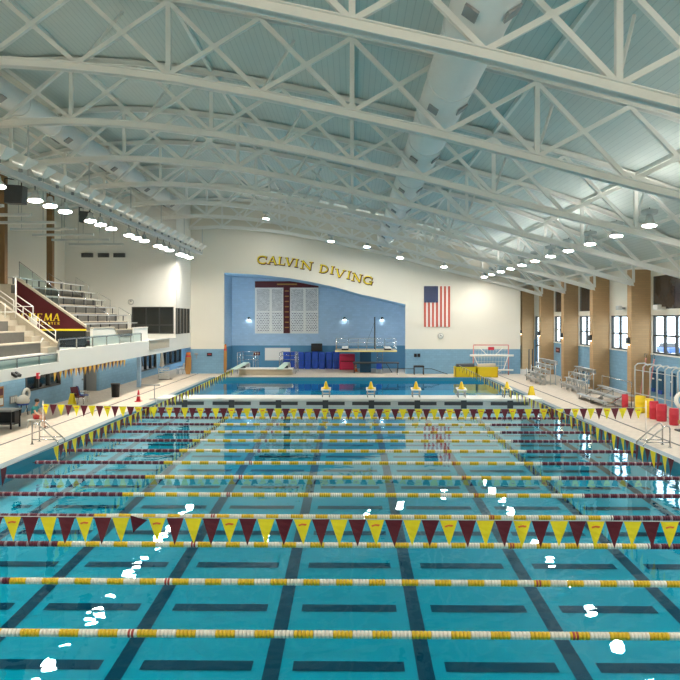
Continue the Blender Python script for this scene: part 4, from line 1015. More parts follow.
frame_rack(13.3, 14.4, 48.3, 52.0, 1.7, 4, 4, 'tall folded aluminium stand by the right wall, farther of the two', 5)
frame_rack(14.2, 15.2, 43.0, 46.3, 1.5, 3, 4, 'folded aluminium stand between brick pillars, nearer of the two', 4)
x0, y0, y1 = 13.35, 36.1, 40.3
t = thing('portable_bleacher', 'low portable aluminium bleacher with three bench rows on the right deck', 'bleacher', (14.3, 36.7, DECK))
for k in range(3):
    x = x0+.62*k; z = DECK+.28+.24*k
    MB().box((x-.13, y0, z), (x+.13, y1, z+.05)).build('bench_plank', M['alu'], t)
    MB().box((x+.14, y0, z-.16), (x+.46, y1, z-.12)).build('foot_plank', M['alu'], t)
for y in (y0+.2, (y0+y1)/2, y1-.2):
    MB().bar((x0-.05, y, DECK+.04), (x0+1.4, y, DECK+.04), .06).build('base_rail', M['steel'], t)
    MB().bar((x0, y, DECK+.04), (x0+1.3, y, DECK+.75), .05).build('brace', M['steel'], t)
    for k in range(3): MB().tube([(x0+.62*k, y, DECK), (x0+.62*k, y, DECK+.28+.24*k)], .025, 6).build('leg', M['steel'], t)
MB().tube([(x0+1.4, y0, DECK), (x0+1.4, y0, DECK+1.35), (x0+1.4, y1, DECK+1.35), (x0+1.4, y1, DECK)], .025, 6).build('back_rail', M['steel'], t)
def barrel(u, v, h, r, m, lab, band=None):
    p = PZ(u, v, DECK)
    t = thing('plastic_barrel', lab, 'barrel', p, 'coloured barrels by the right wall')
    MB().lathe(p, [(0,0),(r*.92,0),(r,.05),(r,h*.33),(r*1.04,h*.35),(r,h*.37),(r,h*.64),(r*1.04,h*.66),(r,h*.68),(r,h*.97),(r*.9,h)], 18).build('drum', M[m], t)
    MB().lathe(p+Vector((0,0,h*.985)), [(0,0),(r*.93,0),(r*.97,.02),(r*.95,.05),(0,.055)], 18).build('lid', M[band or m], t)
barrel(625, 409, .72, .16, 'red', 'slim red barrel beside the portable bleacher, farthest of the barrels')
barrel(640.5, 412.5, .80, .25, 'yplastic', 'bright yellow barrel by the right wall, left of its neighbour')
barrel(649.5, 417.5, .86, .20, 'yplastic', 'yellow barrel touching a red one by the right wall')
barrel(654, 419, .80, .20, 'red', 'red barrel touching the yellow one by the right wall')
barrel(661.5, 421, .74, .23, 'red', 'red barrel between the rack posts, second nearest')
barrel(674, 425, .70, .20, 'red', 'red barrel nearest the life ring')
# post rack with hanging bags on wall
t = thing('hanging_rack', 'tall pale steel rack with bent post tops along the right wall', 'rack', (15.2, 33, DECK))
for i, (u, vb) in enumerate(((635, 408), (643, 411), (650, 413), (657, 416), (665, 418), (672, 421), (678, 423))):
    p = PX(u, vb, 14.75 + .05*i)
    x, y = p.x, p.y; z = 2.5
    MB().tube([(x, y, DECK), (x, y, z), (x+.12, y-.05, z+.13), (x+.45, y-.15, z+.16), (x+.6, y-.2, z+.02)], .035, 8).build('post', M['lgrey'], t)
    MB().box((x-.12, y-.12, DECK), (x+.12, y+.12, DECK+.04)).build('foot', M['grey'], t)
pa, pb = PX(635, 408, 14.75), PX(678, 423, 15.05)
for z in (1.1, 2.3): MB().tube([(pa.x, pa.y, z), (pb.x, pb.y, z)], .02, 6).build('cross_rail', M['lgrey'], t)
for i, (u0, u1, v0, v1) in enumerate(((653.5, 657, 370, 392), (660, 664.5, 371, 394.5), (672, 675.5, 373, 397))):
    a, c = PX(u0, v0, XR-.03), PX(u1, v1, XR-.03)
    o = thing('swim_bag', ['navy bag hung on the right wall behind the rack, farthest', 'navy bag hung on the right wall behind the rack, middle', 'navy bag hung on the right wall behind the rack, nearest the life ring'][i], 'bag', (XR-.1, (a.y+c.y)/2, c.z), 'bags hung on the right wall')
    MB().box((XR-.14, c.y, c.z), (XR-.005, a.y, a.z)).build('bag_body', M['navy'], o, bevel=.05)
    MB().box((XR-.17, c.y+.05, c.z), (XR-.14, a.y-.05, c.z+.2)).build('pocket', M['bluemat'], o)
    MB().box((XR-.16, c.y+.1, a.z-.5), (XR-.14, a.y-.1, a.z-.42)).build('label_patch', M['white'], o)
# pink poles leaning
for i, u in enumerate((639, 647)):
    a = PX(u, 406, 16.2)
    t = thing('rescue_pole', ['pale red rescue pole upright behind the yellow barrel', 'second pale red rescue pole right of the yellow barrel'][i], 'pole', (16.2, a.y, DECK))
    MB().tube([(16.2, a.y, DECK), (16.6, a.y, 2.75)], .035, 6).build('shaft', M['pink'], t)
    MB().tube([(16.6, a.y, 2.75), (16.65, a.y, 2.95), (16.6, a.y+.15, 3.0), (16.55, a.y+.12, 2.8)], .02, 6).build('hook', M['steel'], t)
# life ring on stand at the right edge
p = PZ(679, 431, DECK); p = Vector((p.x+.12, p.y, DECK))
t = thing('life_ring_stand', 'black stand holding safety gear at the right frame edge', 'stand', p)
MB().box((p.x-.22, p.y-.2, DECK), (p.x+.5, p.y+.2, DECK+.06)).build('base', M['black'], t)
MB().tube([(p.x, p.y, DECK), (p.x, p.y, 1.9)], .04, 8).build('post', M['black'], t)
MB().box((p.x-.12, p.y-.1, .55), (p.x+.4, p.y+.1, .70)).build('shelf', M['wood'], t)
zr = PY(679, 400, p.y-.1).z
b = MB(); R_, r_ = .30, .085
rings = []
for i in range(24):
    a = 2*PI*i/24; c = Vector((p.x+R_*math.cos(a), p.y-.12, zr+R_*math.sin(a)))
    rings.append([b.bm.verts.new(c + Vector((math.cos(a)*r_*math.cos(q), r_*math.sin(q), math.sin(a)*r_*math.cos(q)))) for q in [2*PI*k/10 for k in range(10)]])
for i in range(24):
    A, B = rings[i], rings[(i+1) % 24]
    for k in range(10): b._f([A[k], A[(k+1)%10], B[(k+1)%10], B[k]]).smooth = True
o = b.build('life_ring', M['white'], None, (p.x, p.y-.12, zr)); tag(o, 'white life ring hanging at the right frame edge', 'life ring')
# grab rails
def grab(x, y, s_, lab):
    t = thing('pool_handrail', lab, 'handrail', (x, y, DECK))
    for dy in (-.3, .3):
        yy = y+dy
        MB().tube([(x+s_*.85, yy, DECK), (x+s_*.85, yy, DECK+.70), (x+s_*.81, yy, DECK+.77), (x+s_*.73, yy, DECK+.80), (x+s_*.64, yy, DECK+.76), (x-s_*.12, yy, DECK+.1), (x-s_*.15, yy, DECK-.35)], .028, 8).build('rail', M['steel'], t)
    for dy in (-.3, .3): MB().tube([(x+s_*.85, y+dy, DECK+.18), (x-s_*.02, y+dy, DECK+.18)], .02, 6).build('lower_bar', M['steel'], t)
    for dy in (-.3, .3): MB().lathe((x+s_*.85, y+dy, DECK), [(0,0),(.07,0),(.07,.02),(0,.02)], 10).build('flange', M['steel'], t)
p = PZ(58, 443, DECK); grab(PL-.1, p.y, -1, 'stainless steel pool handrail on the left pool edge')
p = PZ(640, 446, DECK); grab(PR+.1, p.y, 1, 'stainless steel pool handrail on the right pool edge')
# small wall things right
t = thing('wall_or_fill_light', 'white floodlight on the cream band above the widest window', 'floodlight', PX(665, 308, XR))
p = PX(665, 308, XR)
MB().box((XR-.35, p.y-.1, p.z-.1), (XR, p.y+.1, p.z+.06)).build('arm', M['white'], t); MB().box((XR-.55, p.y-.3, p.z-.12), (XR-.3, p.y+.3, p.z+.18)).build('head', M['white'], t, bevel=.04)
t = thing('wall_or_fill_light', 'grey floodlight on the cream panel between two brick pillars', 'floodlight', PX(625, 308, XR)); p = PX(625, 308, XR)
MB().box((XR-.3, p.y-.08, p.z-.08), (XR, p.y+.08, p.z+.05)).build('arm', M['grey'], t); MB().box((XR-.5, p.y-.25, p.z-.12), (XR-.25, p.y+.25, p.z+.14)).build('head', M['lgrey'], t, bevel=.04)
p = PX(558, 350, XR)
t = thing('wall_sign', 'small maroon sign on the right wall above the far folded stand', 'sign', p)
MB().box((XR-.04, p.y-.5, p.z-.2), (XR, p.y+.5, p.z+.2)).build('sign_plate', M['maroonpaint'], t); MB().box((XR-.05, p.y-.3, p.z-.04), (XR-.04, p.y+.3, p.z+.04)).build('sign_line', M['pink'], t)
p = PX(583, 369, XR)
t = thing('wall_phone', 'small black phone box on the right wall between brick pillars', 'phone', p)
MB().box((XR-.12, p.y-.22, p.z-.2), (XR, p.y+.22, p.z+.2)).build('housing', M['black'], t, bevel=.02); MB().box((XR-.17, p.y-.15, p.z+.02), (XR-.12, p.y-.05, p.z+.18)).build('handset', M['dark'], t)
# door frame / dark post by far pillar
t = thing('door_grab_bar', 'dark upright bar frame before the farthest brick pillar', 'bar', (15.4, 58.8, DECK))
p = PY(529, 372, 58.8)
MB().tube([(p.x, 58.8, DECK), (p.x, 58.8, 2.3), (p.x+.3, 58.8, 2.35), (p.x+.3, 58.8, DECK)], .05, 8).build('bar_frame', M['dark'], t)
MB().box((p.x-.1, 58.7, DECK), (p.x+.4, 58.9, DECK+.04)).build('foot', M['dark'], t)
# ------------------------------------------------------------------ left balcony: bleachers, railings
# near bank
t = thing('bleacher_bank', 'near tan concrete bleacher bank with grey risers on the balcony', 'bleachers', (-14.3, 20, 3.4), 'bleacher banks on the balcony')
for i in range(7):
    x = -14.3-.75*i; z = 3.4+.5*(i+1)
    MB().box((-19.6, 8, z-.5), (x, 31, z)).build('tier', M['concrete'], t)
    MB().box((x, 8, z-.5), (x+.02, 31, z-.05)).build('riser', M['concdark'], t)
    MB().box((x-.40, 31, z-.5), (x, 31.95, z)).box((-19.6, 31, z-.5), (x-.4, 31.95, z)).box((x, 31, z-.5), (x+.36, 31.95, z-.25)).build('aisle_step', M['concrete'], t)
MB().prism([(-13.95,31.95,3.4), (-13.95,31.95,3.72), (-19.6,31.95,7.75), (-19.6,31.95,3.4)], (0,.2,0)).build('parapet', M['concrete'], t)
MB().prism([(-13.9,31.9,3.72), (-13.9,31.9,3.80), (-19.6,31.9,7.86), (-19.6,31.9,7.75)], (0,.3,0)).build('parapet_cap', M['concrete'], t)
# near bank rails
t = thing('stair_railing', 'white metal stair railing along the near bleacher aisle', 'railing', (-15, 32.0, 3.9))
def slope(x): return 3.76 + (-13.92-x)*.713
for xa_, xc_ in ((-14.05, -15.6), (-15.2, -16.9)):
    for dz in (.30, .55): MB().tube([(xa_, 32.05, slope(xa_)+dz), (xc_, 32.05, slope(xc_)+dz)], .022, 6).build('rail', M['white'], t)
    for f in (0, .5, 1):
        x = xa_+(xc_-xa_)*f; MB().tube([(x, 32.05, slope(x)), (x, 32.05, slope(x)+.55)], .022, 6).build('post', M['white'], t)
a = PY(37, 325, 31.2); c = PY(45, 337, 31.2)
MB().tube([PY(43, 338, 31.0), PY(36, 350, 31.0), PY(35.5, 355, 31.0)], .03, 6).build('hand_rail', M['white'], t)
for u in (5, 15.5): MB().tube([PY(u, 318, 31.3), PY(u, 303 if u < 10 else 278, 31.3)], .025, 6).build('post', M['white'], t)
MB().tube([PY(-20, 312, 31.3), PY(15.5, 312, 31.3)], .025, 6).build('rail', M['white'], t)
MB().tube([PY(15.5, 306.5, 31.6), PY(33, 306.5, 31.6), PY(33, 318, 31.6)], .025, 6).build('rail', M['white'], t)
MB().tube([PY(17, 295.5, 31.6), PY(33, 306.5, 31.6)], .025, 6).build('rail', M['white'], t)
a, c = PY(27, 317, 32.3), PY(36.5, 327, 32.3)
o = MB().prism([(a.x, 32.35, a.z), (c.x, 32.35, a.z), (c.x, 32.35, c.z), (c.x-.12, 32.35, c.z), (a.x+.1, 32.35, a.z-.18)], (0,.02,0)).build('notice_card', M['white'], None, (a.x, 32.35, c.z))
tag(o, 'white notice sheet on the near stair railing before the maroon wall', 'notice')
# glass rail near
t = thing('glass_railing', 'low green tinted glass railing at the near balcony edge below the steps', 'railing', (XB, 20, 2.93), 'glass railings on the balcony')
for k in range(9): MB().quad((XB-.08, 14+2*k+.03, 2.95), (XB-.08, 16+2*k-.03 if k < 8 else 31.8, 2.95), (XB-.08, 16+2*k-.03 if k < 8 else 31.8, 3.30), (XB-.08, 14+2*k+.03, 3.30)).build('glass_panel', M['railglass'], t)
MB().box((XB-.11, 14, 3.30), (XB-.05, 31.85, 3.34)).build('top_rail', M['steel'], t)
for k in range(10): MB().box((XB-.11, 14+2*k-.02 if k < 9 else 31.8, 2.9), (XB-.05, 14+2*k+.02 if k < 9 else 31.85, 3.34)).build('post', M['steel'], t)
t = thing('glass_railing', 'tall glass railing with thin steel rails at the far balcony edge', 'railing', (XB, 42, 3.47), 'glass railings on the balcony')
for k in range(6): MB().quad((XB-.08, 32+2.1*k+.03, 3.5), (XB-.08, 34.1+2.1*k-.03, 3.5), (XB-.08, 34.1+2.1*k-.03, 4.05), (XB-.08, 32+2.1*k+.03, 4.05)).build('glass_panel', M['railglass'], t)
MB().box((XB-.11, 32, 3.95), (XB-.05, 44.65, 4.0)).build('top_rail', M['steel'], t)
for k in range(7): MB().box((XB-.11, 32+2.1*k-.025, 3.45), (XB-.05, 32+2.1*k+.025, 4.0)).build('post', M['steel'], t)
# far bank
BY0, BY1 = 37.0, 47.5
t = thing('bleacher_bank', 'far bleacher bank behind the maroon wall with aluminium benches', 'bleachers', (-15.2, 42, 3.4), 'bleacher banks on the balcony')
for i in range(6):
    x = -15.0-.75*i; z = 3.75+.52*(i+1)
    MB().box((-19.6, BY0+.15, z-.52), (x, BY1, z)).build('tier', M['concrete'], t)
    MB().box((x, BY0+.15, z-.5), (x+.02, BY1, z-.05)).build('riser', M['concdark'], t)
    bp = MB().box((x-.35, BY0+.5, z+.36), (x-.05, BY1, z+.42)).build('bench', M['alu'], t)
    b = MB()
    for k in range(7): y = BY0+.8+(BY1-BY0-1.1)*k/6; b.box((x-.23, y-.03, z), (x-.17, y+.03, z+.36))
    b.build('bench_legs', M['dark'], bp)
t = thing('team_wall', 'maroon sloped end wall lettered VENEMA in gold with a yellow base stripe', 'sign wall', (-16.4, BY0, 3.4))
mz = PY(60, 329, BY0).z
xr_ = PY(85.5, 328, BY0).x; xl_ = PY(16.5, 279, BY0).x; ztl = PY(17, 279.5, BY0).z; ztr = PY(85, 327.5, BY0).z
MB().prism([(xl_,BY0,mz), (xr_,BY0,mz), (xr_,BY0,ztr), (xl_,BY0,ztl)], (0,.14,0)).build('panel', M['maroonpaint'], t)
MB().box((xl_,BY0-.02,mz-.1), (xr_,BY0+.12,mz)).build('base_stripe', M['gold'], t)
MB().prism([(xl_,BY0-.04,ztl), (xr_,BY0-.04,ztr), (xr_,BY0-.04,ztr+.13), (xl_,BY0-.04,ztl+.13)], (0,.22,0)).build('sloped_cap', M['concrete'], t)
MB().box((xl_,BY0,3.4), (xr_,BY0+.1,mz-.1)).build('lower_panel', M['darkglass'], t)
MB().box((xl_-.06,BY0-.06,3.4), (xl_+.02,BY0+.1,ztl+.2)).build('corner_post', M['white'], t)
u = 12.5
for ch, wpx in zip('VENEMA', (8, 7.4, 8.4, 7.4, 9.2, 8.2)):
    a = PY(u, 320.8, BY0-.01); c = PY(u+wpx*.86, 313.6, BY0-.01)
    b = MB(); glyph(b, ch, (a.x, BY0-.03, a.z), c.x-a.x, c.z-a.z, 0, .03, 0, .12); b.build('letter', M['gold'], t); u += wpx
u = 16.5
for ch in 'AQUATIC CENTER':
    if ch != ' ':
        a = PY(u, 324.6, BY0-.01); c = PY(u+2.4, 322, BY0-.01)
        b = MB(); glyph(b, ch, (a.x, BY0-.03, a.z), c.x-a.x, c.z-a.z, 0, .03, -.002); b.build('small_letter', M['gold'], t)
    u += 3.15
# aisle rails on top of the far bank
t = thing('aisle_railing', 'thin grey railings and glass running up the far bleacher bank', 'railing', (-16, 37.2, 4.5))
MB().tube([(xl_, BY0+.3, ztl+1.0), (xr_-1.6, BY0+.3, ztr+2.0)], .02, 6).build('rail', M['steel'], t)
MB().quad((xl_,BY0+.3,ztl+.15), (xr_-1.6,BY0+.3,ztr+1.2), (xr_-1.6,BY0+.3,ztr+1.95), (xl_,BY0+.3,ztl+.95)).build('glass_panel', M['railglass'], t)
for f in (0, .33, .66, 1.0):
    x = xl_+(xr_-1.6-xl_)*f; z = ztl+(ztr+1.0-ztl)*f; MB().tube([(x, BY0+.3, z), (x, BY0+.3, z+1.0)], .02, 6).build('post', M['steel'], t)
for y in (43.0, 47.3):
    for i in range(3):
        x = -15.4-1.5*i; z = 4.3+1.04*i
        MB().tube([(x, y, z), (x, y, z+.9), (x-.9, y, z+1.45), (x-.9, y, z+.6)], .02, 6).build('rail', M['steel'], t)
# low cream stair wall and white panel past the far bank
a, c = PY(86.5, 328, 37.6), PY(103, 345, 37.6)
t = thing('stair_wall', 'low cream stair wall with a sloping end at the foot of the far bank', 'low wall', (a.x, 38, 3.4))
c2 = PX(120, 341, -14.25)
MB().prism([(-14.25,37.2,3.4), (-14.25,c2.y,3.4), (-14.25,c2.y,3.6), (-14.25,40.5,4.42), (-14.25,37.2,4.42)], (-.15,0,0)).build('panel', M['white'], t)
MB().bar((-14.32,37.2,4.45), (-14.32,40.5,4.45), .2, .06).bar((-14.32,40.5,4.45), (-14.32,c2.y,3.63), .2, .06).build('cap', M['concrete'], t)
a, c = PX(132, 327, -14.4), PX(146, 333, -14.4)
t = thing('parapet_panel', 'white solid parapet panel at the balcony end below the booth window', 'panel', (-14.4, 46, 3.4))
MB().box((-14.4, 44.4, 3.4), (-14.3, 47.4, 4.32)).build('panel', M['white'], t); MB().box((-14.43, 44.4, 4.32), (-14.27, 47.4, 4.38)).build('cap', M['white'], t)
t = thing('fascia_vent', 'tan recessed panel on the white fascia below the booth', 'panel', PX(162, 345, XB))
a, c = PX(149, 341, XB), PX(169, 347, XB)
MB().box((XB, a.y, c.z), (XB+.03, c.y, a.z)).build('panel', M['concrete'], t); MB().box((XB, a.y-.05, a.z), (XB+.06, c.y+.05, a.z+.06)).build('top_edge', M['lgrey'], t)
# fascia cameras, red strobe
p = PX(13.5, 375, XB)
t = thing('security_camera', 'pair of small black cameras on the white balcony fascia', 'camera', p)
for dy in (-.14, .16): MB().bar((XB, p.y+dy, p.z+.08), (XB+.25, p.y+dy-.1, p.z-.04), .11).build('camera_body', M['black'], t)
MB().box((XB, p.y-.06, p.z-.06), (XB+.04, p.y+.08, p.z+.1)).build('mount', M['black'], t)
p = PX(37, 375.5, XB)
t = thing('alarm_strobe', 'red fire alarm strobe under the balcony edge', 'alarm', p)
MB().box((XB, p.y-.09, p.z-.14), (XB+.1, p.y+.09, p.z+.12)).build('housing', M['red'], t, bevel=.02); MB().box((XB+.1, p.y-.05, p.z-.02), (XB+.13, p.y+.05, p.z+.06)).build('lens', M['white'], t)
# ------------------------------------------------------------------ left deck things
# frames, table, panel, life ring on the wall
p = PX(2.5, 396, XU)
for i, (v0, v1) in enumerate(((387.5, 396.5), (397.5, 406))):
    a, c = PX(-3, v0, XU+.04), PX(3.5, v1, XU+.04)
    t = thing('picture_frame', ['wooden framed notice on the left wall, upper one at the frame edge', 'wooden framed notice on the left wall, lower one at the frame edge'][i], 'picture', (XU, a.y, c.z), 'framed notices at the left edge')
    MB().box((XU, a.y, c.z), (XU+.05, c.y, a.z)).build('frame', M['wood'], t); MB().box((XU+.05, a.y+.08, c.z+.08), (XU+.06, c.y-.08, a.z-.08)).build('print', M['maroonpaint' if i == 0 else 'white'], t)
a, c = PX(10, 396.5, XU+.02), PX(17, 402.5, XU+.02)
t = thing('switch_panel', 'grey switch panel with cream toggles on the left wall', 'switch', (XU, (a.y+c.y)/2, c.z))
MB().box((XU, a.y, c.z), (XU+.04, c.y, a.z)).build('plate', M['grey'], t)
for k in range(4): y = a.y+(c.y-a.y)*(k+.5)/4; MB().box((XU+.04, y-.04, c.z+.05), (XU+.07, y+.04, a.z-.05)).build('toggle', M['white'], t)
p = PX(25, 394, XU+.06)
t = thing('ring_buoy', 'white ring buoy on the blue wall behind the seated person', 'ring buoy', p)
b = MB(); rings = []
for i in range(20):
    a = 2*PI*i/20; c = Vector((XU+.13, p.y+.30*math.cos(a), p.z+.22*math.sin(a)*1.1))
    rings.append([b.bm.verts.new(c + Vector((.07*math.sin(q), math.cos(a)*.08*math.cos(q), math.sin(a)*.08*math.cos(q)))) for q in [2*PI*k/8 for k in range(8)]])
for i in range(20):
    A, B = rings[i], rings[(i+1) % 20]
    for k in range(8): b._f([A[k], A[(k+1)%8], B[(k+1)%8], B[k]]).smooth = True
b.build('ring', M['white'], t); MB().box((XU, p.y-.2, p.z-.15), (XU+.05, p.y+.2, p.z+.15)).build('backplate', M['grey'], t)
MB().tube([(XU+.1, p.y, p.z-.3), (XU+.12, p.y+.1, p.z-.7), (XU+.1, p.y-.1, p.z-.9)], .03, 6).build('rope', M['white'], t)
p = PZ(7, 428, DECK)
t = thing('side_table', 'dark table with a grey top at the left frame edge', 'table', p)
MB().box((p.x-.9, p.y-.45, 1.0), (p.x+.42, p.y+.45, 1.07)).build('tabletop', M['grey'], t)
for sx in (-.8, .36):
    for sy in (-.38, .38): MB().box((p.x+sx-.03, p.y+sy-.03, DECK), (p.x+sx+.03, p.y+sy+.03, 1.0)).build('leg', M['black'], t)
MB().box((p.x-.8, p.y-.05, DECK+.15), (p.x+.36, p.y+.36, .95)).build('cabinet', M['black'], t)
MB().box((p.x-.8, p.y-.38, .45), (p.x+.36, p.y+.38, .49)).build('shelf', M['dark'], t)
# towel bundle beside the person
p = PZ(23, 415, DECK)
t = thing('towel_stand', 'white towels heaped on a small stool behind the seated person', 'towels', p)
MB().lathe(Vector((p.x,p.y,DECK+.55)), [(.05,0),(.28,.03),(.33,.15),(.25,.32),(.12,.42),(0,.44)], 9).build('towel_heap', M['fl_white'], t)
MB().lathe(Vector((p.x,p.y,DECK+.5)), [(0,0),(.28,0),(.28,.05),(0,.05)], 12).build('seat', M['bluemat'], t)
for a in (0.5, 2.6, 4.7): MB().tube([(p.x+.22*math.cos(a), p.y+.22*math.sin(a), DECK), (p.x+.15*math.cos(a), p.y+.15*math.sin(a), DECK+.5)], .02, 6).build('leg', M['black'], t)
# trash can
def bin_(u, v, lab):
    p = PZ(u, v, DECK)
    t = thing('trash_can', lab, 'trash can', p)
    MB().lathe(p, [(0,0),(.22,0),(.26,.76),(.27,.78),(.23,.78),(.20,.1)], 16).build('body', M['black'], t)
    MB().lathe(p+Vector((0,0,.76)), [(.27,0),(.285,.02),(.285,.06),(.25,.07)], 16).build('rim', M['dark'], t)
bin_(115.5, 397, 'black trash can against the blue wall under the balcony')
# chairs on the left deck
def chair(p, rz, m, fm, lab, grp='deck chairs'):
    t = thing('deck_chair', lab, 'chair', p, grp, local=True, rz=rz)
    MB().box((-.24,-.22,.40), (.24,.24,.45)).build('seat', m, t, bevel=.015)
    MB().prism([(-.24,.22,.45), (.24,.22,.45), (.22,.36,.95), (-.22,.36,.95)], (0,.03,0)).build('backrest', m, t)
    for sx in (-.2, .2):
        MB().tube([(sx,-.2,0), (sx*.95,-.18,.40)], .02, 6).build('leg', fm, t)
        MB().tube([(sx,.3,0), (sx*.95,.2,.40)], .02, 6).build('leg', fm, t)
    for sx in (-.26, .26): MB().tube([(sx,-.2,.4), (sx,-.2,.64), (sx,.28,.66)], .02, 6).build('armrest', fm, t)
    return t
chair(PZ(78, 404.5, DECK), 1.0, M['maroon'], M['steel'], 'maroon chair on the left deck under the balcony pennants')
chair(PZ(84, 402.5, DECK), 2.2, M['bluemat'], M['white'], 'blue chair with white frame next to the maroon chair')
aframe(PZ(72, 405.5, DECK), 'yellow floor sign standing before the maroon chair', M['yellow'], .17, .6)
chair(PZ(180, 374, DECK), -1.6, M['white'], M['grey'], 'white chair beside the orange brown rescue board')
p = PZ(164, 380, DECK)
t = thing('folding_lounger', 'white strapped lounger standing on the left deck before the dark windows', 'lounger', p)
MB().tube([(p.x-.4,p.y,DECK+.1), (p.x-.45,p.y+.1,DECK+.85), (p.x+.35,p.y+.1,DECK+.95), (p.x+.4,p.y,DECK+.1), (p.x-.4,p.y,DECK+.1)], .04, 6).build('frame', M['white'], t)
for k in range(5): MB().bar((p.x-.42+.02*k,p.y+.05,DECK+.2+.15*k), (p.x+.38,p.y+.05,DECK+.22+.15*k), .02, .08).build('strap', M['white'], t)
MB().tube([(p.x-.4,p.y,DECK+.02), (p.x+.45,p.y+.6,DECK+.02)], .03, 6).build('foot', M['dark'], t); MB().tube([(p.x+.4,p.y,DECK+.1), (p.x+.45,p.y+.6,DECK+.02)], .03, 6).build('foot', M['dark'], t)
p = PZ(162, 375.5, DECK)
t = thing('folded_umbrella', 'tall folded white umbrella standing by the dark windows', 'umbrella', p)
MB().tube([(p.x,p.y,DECK), (p.x,p.y,2.2)], .03, 6).build('pole', M['white'], t)
MB().lathe(Vector((p.x,p.y,DECK)), [(.05,.7),(.2,.8),(.14,1.3),(.07,1.9),(.02,2.0)], 10).build('canopy', M['fl_white'], t)
MB().lathe(Vector((p.x,p.y,DECK)), [(0,0),(.25,0),(.25,.06),(0,.08)], 12).build('base', M['grey'], t)
# barrier rail
p = PZ(151, 399, DECK)
a, c = PY(141, 385, p.y), PY(160, 385, p.y)
t = thing('deck_barrier', 'thin grey barrier rail on a post on the left deck', 'barrier', (p.x, p.y, DECK))
MB().box((a.x, p.y-.03, a.z-.03), (c.x, p.y+.03, a.z+.03)).build('rail', M['grey'], t)
MB().tube([(p.x+.2, p.y, DECK), (p.x+.2, p.y, a.z)], .025, 6).build('post', M['grey'], t); MB().box((p.x-.05, p.y-.2, DECK), (p.x+.45, p.y+.2, DECK+.03)).build('foot', M['grey'], t)
# ------------------------------------------------------------------ seated person
def skin(name, m, nodes, edges, parent, sub=2, root=0):
    me = bpy.data.meshes.new(name); bm = bmesh.new(); vs = [bm.verts.new(Vector(n[0]) - OFF[parent.name]) for n in nodes]
    for a, c in edges: bm.edges.new((vs[a], vs[c]))
    bm.to_mesh(me); bm.free()
    o = bpy.data.objects.new(name, me); C.objects.link(o); o.parent = parent
    OFF[o.name] = OFF[parent.name]
    sk = o.modifiers.new('skin', 'SKIN'); sk.use_smooth_shade = True
    if not me.skin_vertices: me.attributes.new('skin', 'FLOAT', 'POINT') if False else None
    for i, n in enumerate(nodes):
        sv = me.skin_vertices[0].data[i]; sv.radius = (n[1], n[1]); sv.use_root = (i == root)
    su = o.modifiers.new('sub', 'SUBSURF'); su.levels = sub; su.render_levels = sub
    me.materials.append(m); return o
pp = PZ(36, 427.5, DECK); X, Y = pp.x, pp.y
t = thing('person', 'seated person in teal shirt and red shorts on a stool, left pool deck', 'person', (X, Y, DECK))
OFFp = OFF[t.name]
def V(x, y, z): return (X+x, Y+y, DECK+z)
# sits facing the pool (+x)
body = [(V(-.12,0,.55),.13), (V(-.10,0,.72),.13), (V(-.06,0,.92),.15), (V(-.02,0,1.05),.09), (V(.02,0,1.12),.055), (V(.05,0,1.20),.07), (V(.06,0,1.30),.095), (V(.055,0,1.38),.07),
        (V(0,.10,.54),.095), (V(.35,.13,.52),.075), (V(.36,.13,.28),.055), (V(.33,.13,.08),.04), (V(.45,.14,.035),.032),
        (V(0,-.10,.54),.095), (V(.36,-.14,.50),.075), (V(.40,-.14,.27),.055), (V(.38,-.14,.08),.04), (V(.50,-.15,.035),.032),
        (V(-.03,.19,1.0),.06), (V(.06,.24,.76),.045), (V(.28,.18,.62),.035), (V(.36,.16,.60),.035),
        (V(-.03,-.19,1.0),.06), (V(.08,-.26,.78),.045), (V(.32,-.18,.62),.035), (V(.40,-.16,.60),.035)]
ed = [(0,1),(1,2),(2,3),(3,4),(4,5),(5,6),(6,7),(0,8),(8,9),(9,10),(10,11),(11,12),(0,13),(13,14),(14,15),(15,16),(16,17),(2,18),(18,19),(19,20),(20,21),(2,22),(22,23),(23,24),(24,25)]
bo = skin('body', M['skin'], body, ed, t)
for s_ in (1, -1):
    hx, hy, hz = (.36, .16, .60) if s_ > 0 else (.40, -.16, .60)
    for k in range(4):
        dy = (k-1.5)*.02
        skin('finger', M['skin'], [(V(hx-.01,hy+dy,hz),.011), (V(hx+.05,hy+dy,hz-.005+.004*k),.010), (V(hx+.085,hy+dy,hz-.03),.008)], [(0,1),(1,2)], t, 1)
    skin('thumb', M['skin'], [(V(hx-.03,hy-s_*.03,hz),.012), (V(hx+.01,hy-s_*.06,hz-.01),.010), (V(hx+.04,hy-s_*.065,hz-.02),.008)], [(0,1),(1,2)], t, 1)
sh = [(V(-.12,0,.60),.155), (V(-.10,0,.74),.155), (V(-.06,0,.92),.172), (V(-.025,0,1.05),.10), (V(-.03,.20,1.0),.078), (V(.02,.235,.86),.066), (V(-.03,-.20,1.0),.078), (V(.03,-.245,.86),.066)]
skin('shirt', M['teal_shirt'], sh, [(0,1),(1,2),(2,3),(2,4),(4,5),(2,6),(6,7)], t)
so = [(V(-.12,0,.55),.15), (V(.0,.10,.54),.115), (V(.28,.125,.525),.095), (V(.0,-.10,.54),.115), (V(.29,-.135,.51),.095)]
skin('shorts', M['red_shorts'], so, [(0,1),(1,2),(0,3),(3,4)], t)
hr = MB().lathe(V(.045,0,1.27), [(.098,0),(.112,.06),(.10,.12),(.06,.155),(0,.165)], 14); hr.build('hair', M['hair'], t)
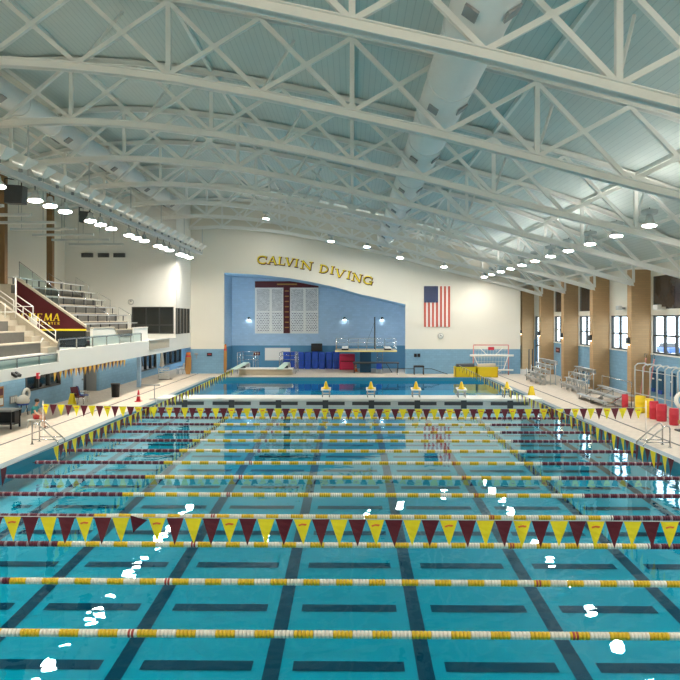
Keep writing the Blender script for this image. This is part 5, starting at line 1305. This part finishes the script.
b = MB(); b.lathe(V(.15,.035,1.295), [(0,-.012),(.011,0),(0,.012)], 8).lathe(V(.15,-.035,1.295), [(0,-.012),(.011,0),(0,.012)], 8); b.build('eyes', M['hair'], t)
MB().prism([V(.145,-.014,1.25), V(.145,.014,1.25), V(.15,.004,1.29), V(.15,-.004,1.29)], (.028,0,0)).build('nose', M['skin'], t)
MB().box(V(.135,-.025,1.218), V(.15,.025,1.228)).build('mouth', M['red_shorts'], t)
for s_ in (-1, 1): MB().lathe(V(.05,s_*.098,1.285), [(0,-.03),(.018,0),(0,.03)], 8).build('ear', M['skin'], t)
for s_ in (.14, -.145): MB().box(V(.30,s_-.045,0), V(.53,s_+.045,.03)).build('sandal', M['black'], t)
t = thing('stool', 'low pale stool under the seated person', 'stool', (X-.1, Y, DECK))
MB().box(V(-.32,-.22,.37), V(.12,.22,.41)).build('seat', M['white'], t, bevel=.01)
for sx in (-.28, .08):
    for sy in (-.18, .18): MB().tube([V(sx*1.1,sy*1.1,0), V(sx,sy,.38)], .02, 6).build('leg', M['lgrey'], t)
t.scale = (.88, .88, .88); bpy.data.objects['person'].scale = (.88, .88, .88)
fl0 = None  # unseen fill lights added behind the camera for frontal light
for k in range(6):
    x = -12.5+5*k
    if fl0 is None:
        fl0 = thing('wall_or_fill_light', 'added square fill light on the near end wall behind the viewpoint, out of the picture', 'floodlight', (x, YF+.4, 9.2), 'added fill lights on the near end wall', local=True)
        MB().box((-.5,-.4,-.35), (.5,0,.35)).build('housing', M['grey'], fl0)
        MB().quad((-.46,.01,-.31), (.46,.01,-.31), (.46,.01,.31), (-.46,.01,.31)).build('lens', M['lampFill'], fl0, fix=False)
        cache(fl0)
    else: dup(fl0, (x, YF+.4, 9.2), fl0['label'])
# ------------------------------------------------------------------ world, camera, render look
w = bpy.data.worlds.new('sky'); bpy.context.scene.world = w; w.use_nodes = True
nt = w.node_tree; bg = nt.nodes['Background']
bg.inputs[0].default_value = (0.82, 0.91, 1.0, 1); bg.inputs[1].default_value = 5.0
cam = bpy.data.cameras.new('camera'); co = bpy.data.objects.new('camera', cam); C.objects.link(co)
co.location = (0, 0, EYE); co.rotation_euler = (PI/2, 0, TH)
cam.sensor_width = 36; cam.lens = 36*F/680; cam.shift_x = -(CX-340)/680; cam.shift_y = -(340-CY)/680
cam.clip_end = 300; bpy.context.scene.camera = co
sc = bpy.context.scene
sc.view_settings.view_transform = 'Standard'; sc.view_settings.look = 'None'; sc.view_settings.exposure = 0.13
try:
    sc.cycles.use_denoising = True; sc.cycles.use_light_tree = True
    sc.cycles.max_bounces = 10; sc.cycles.diffuse_bounces = 5; sc.cycles.glossy_bounces = 4; sc.cycles.transparent_max_bounces = 16
    sc.cycles.caustics_reflective = False; sc.cycles.caustics_refractive = False
    sc.cycles.sample_clamp_indirect = 6.0
except Exception: pass
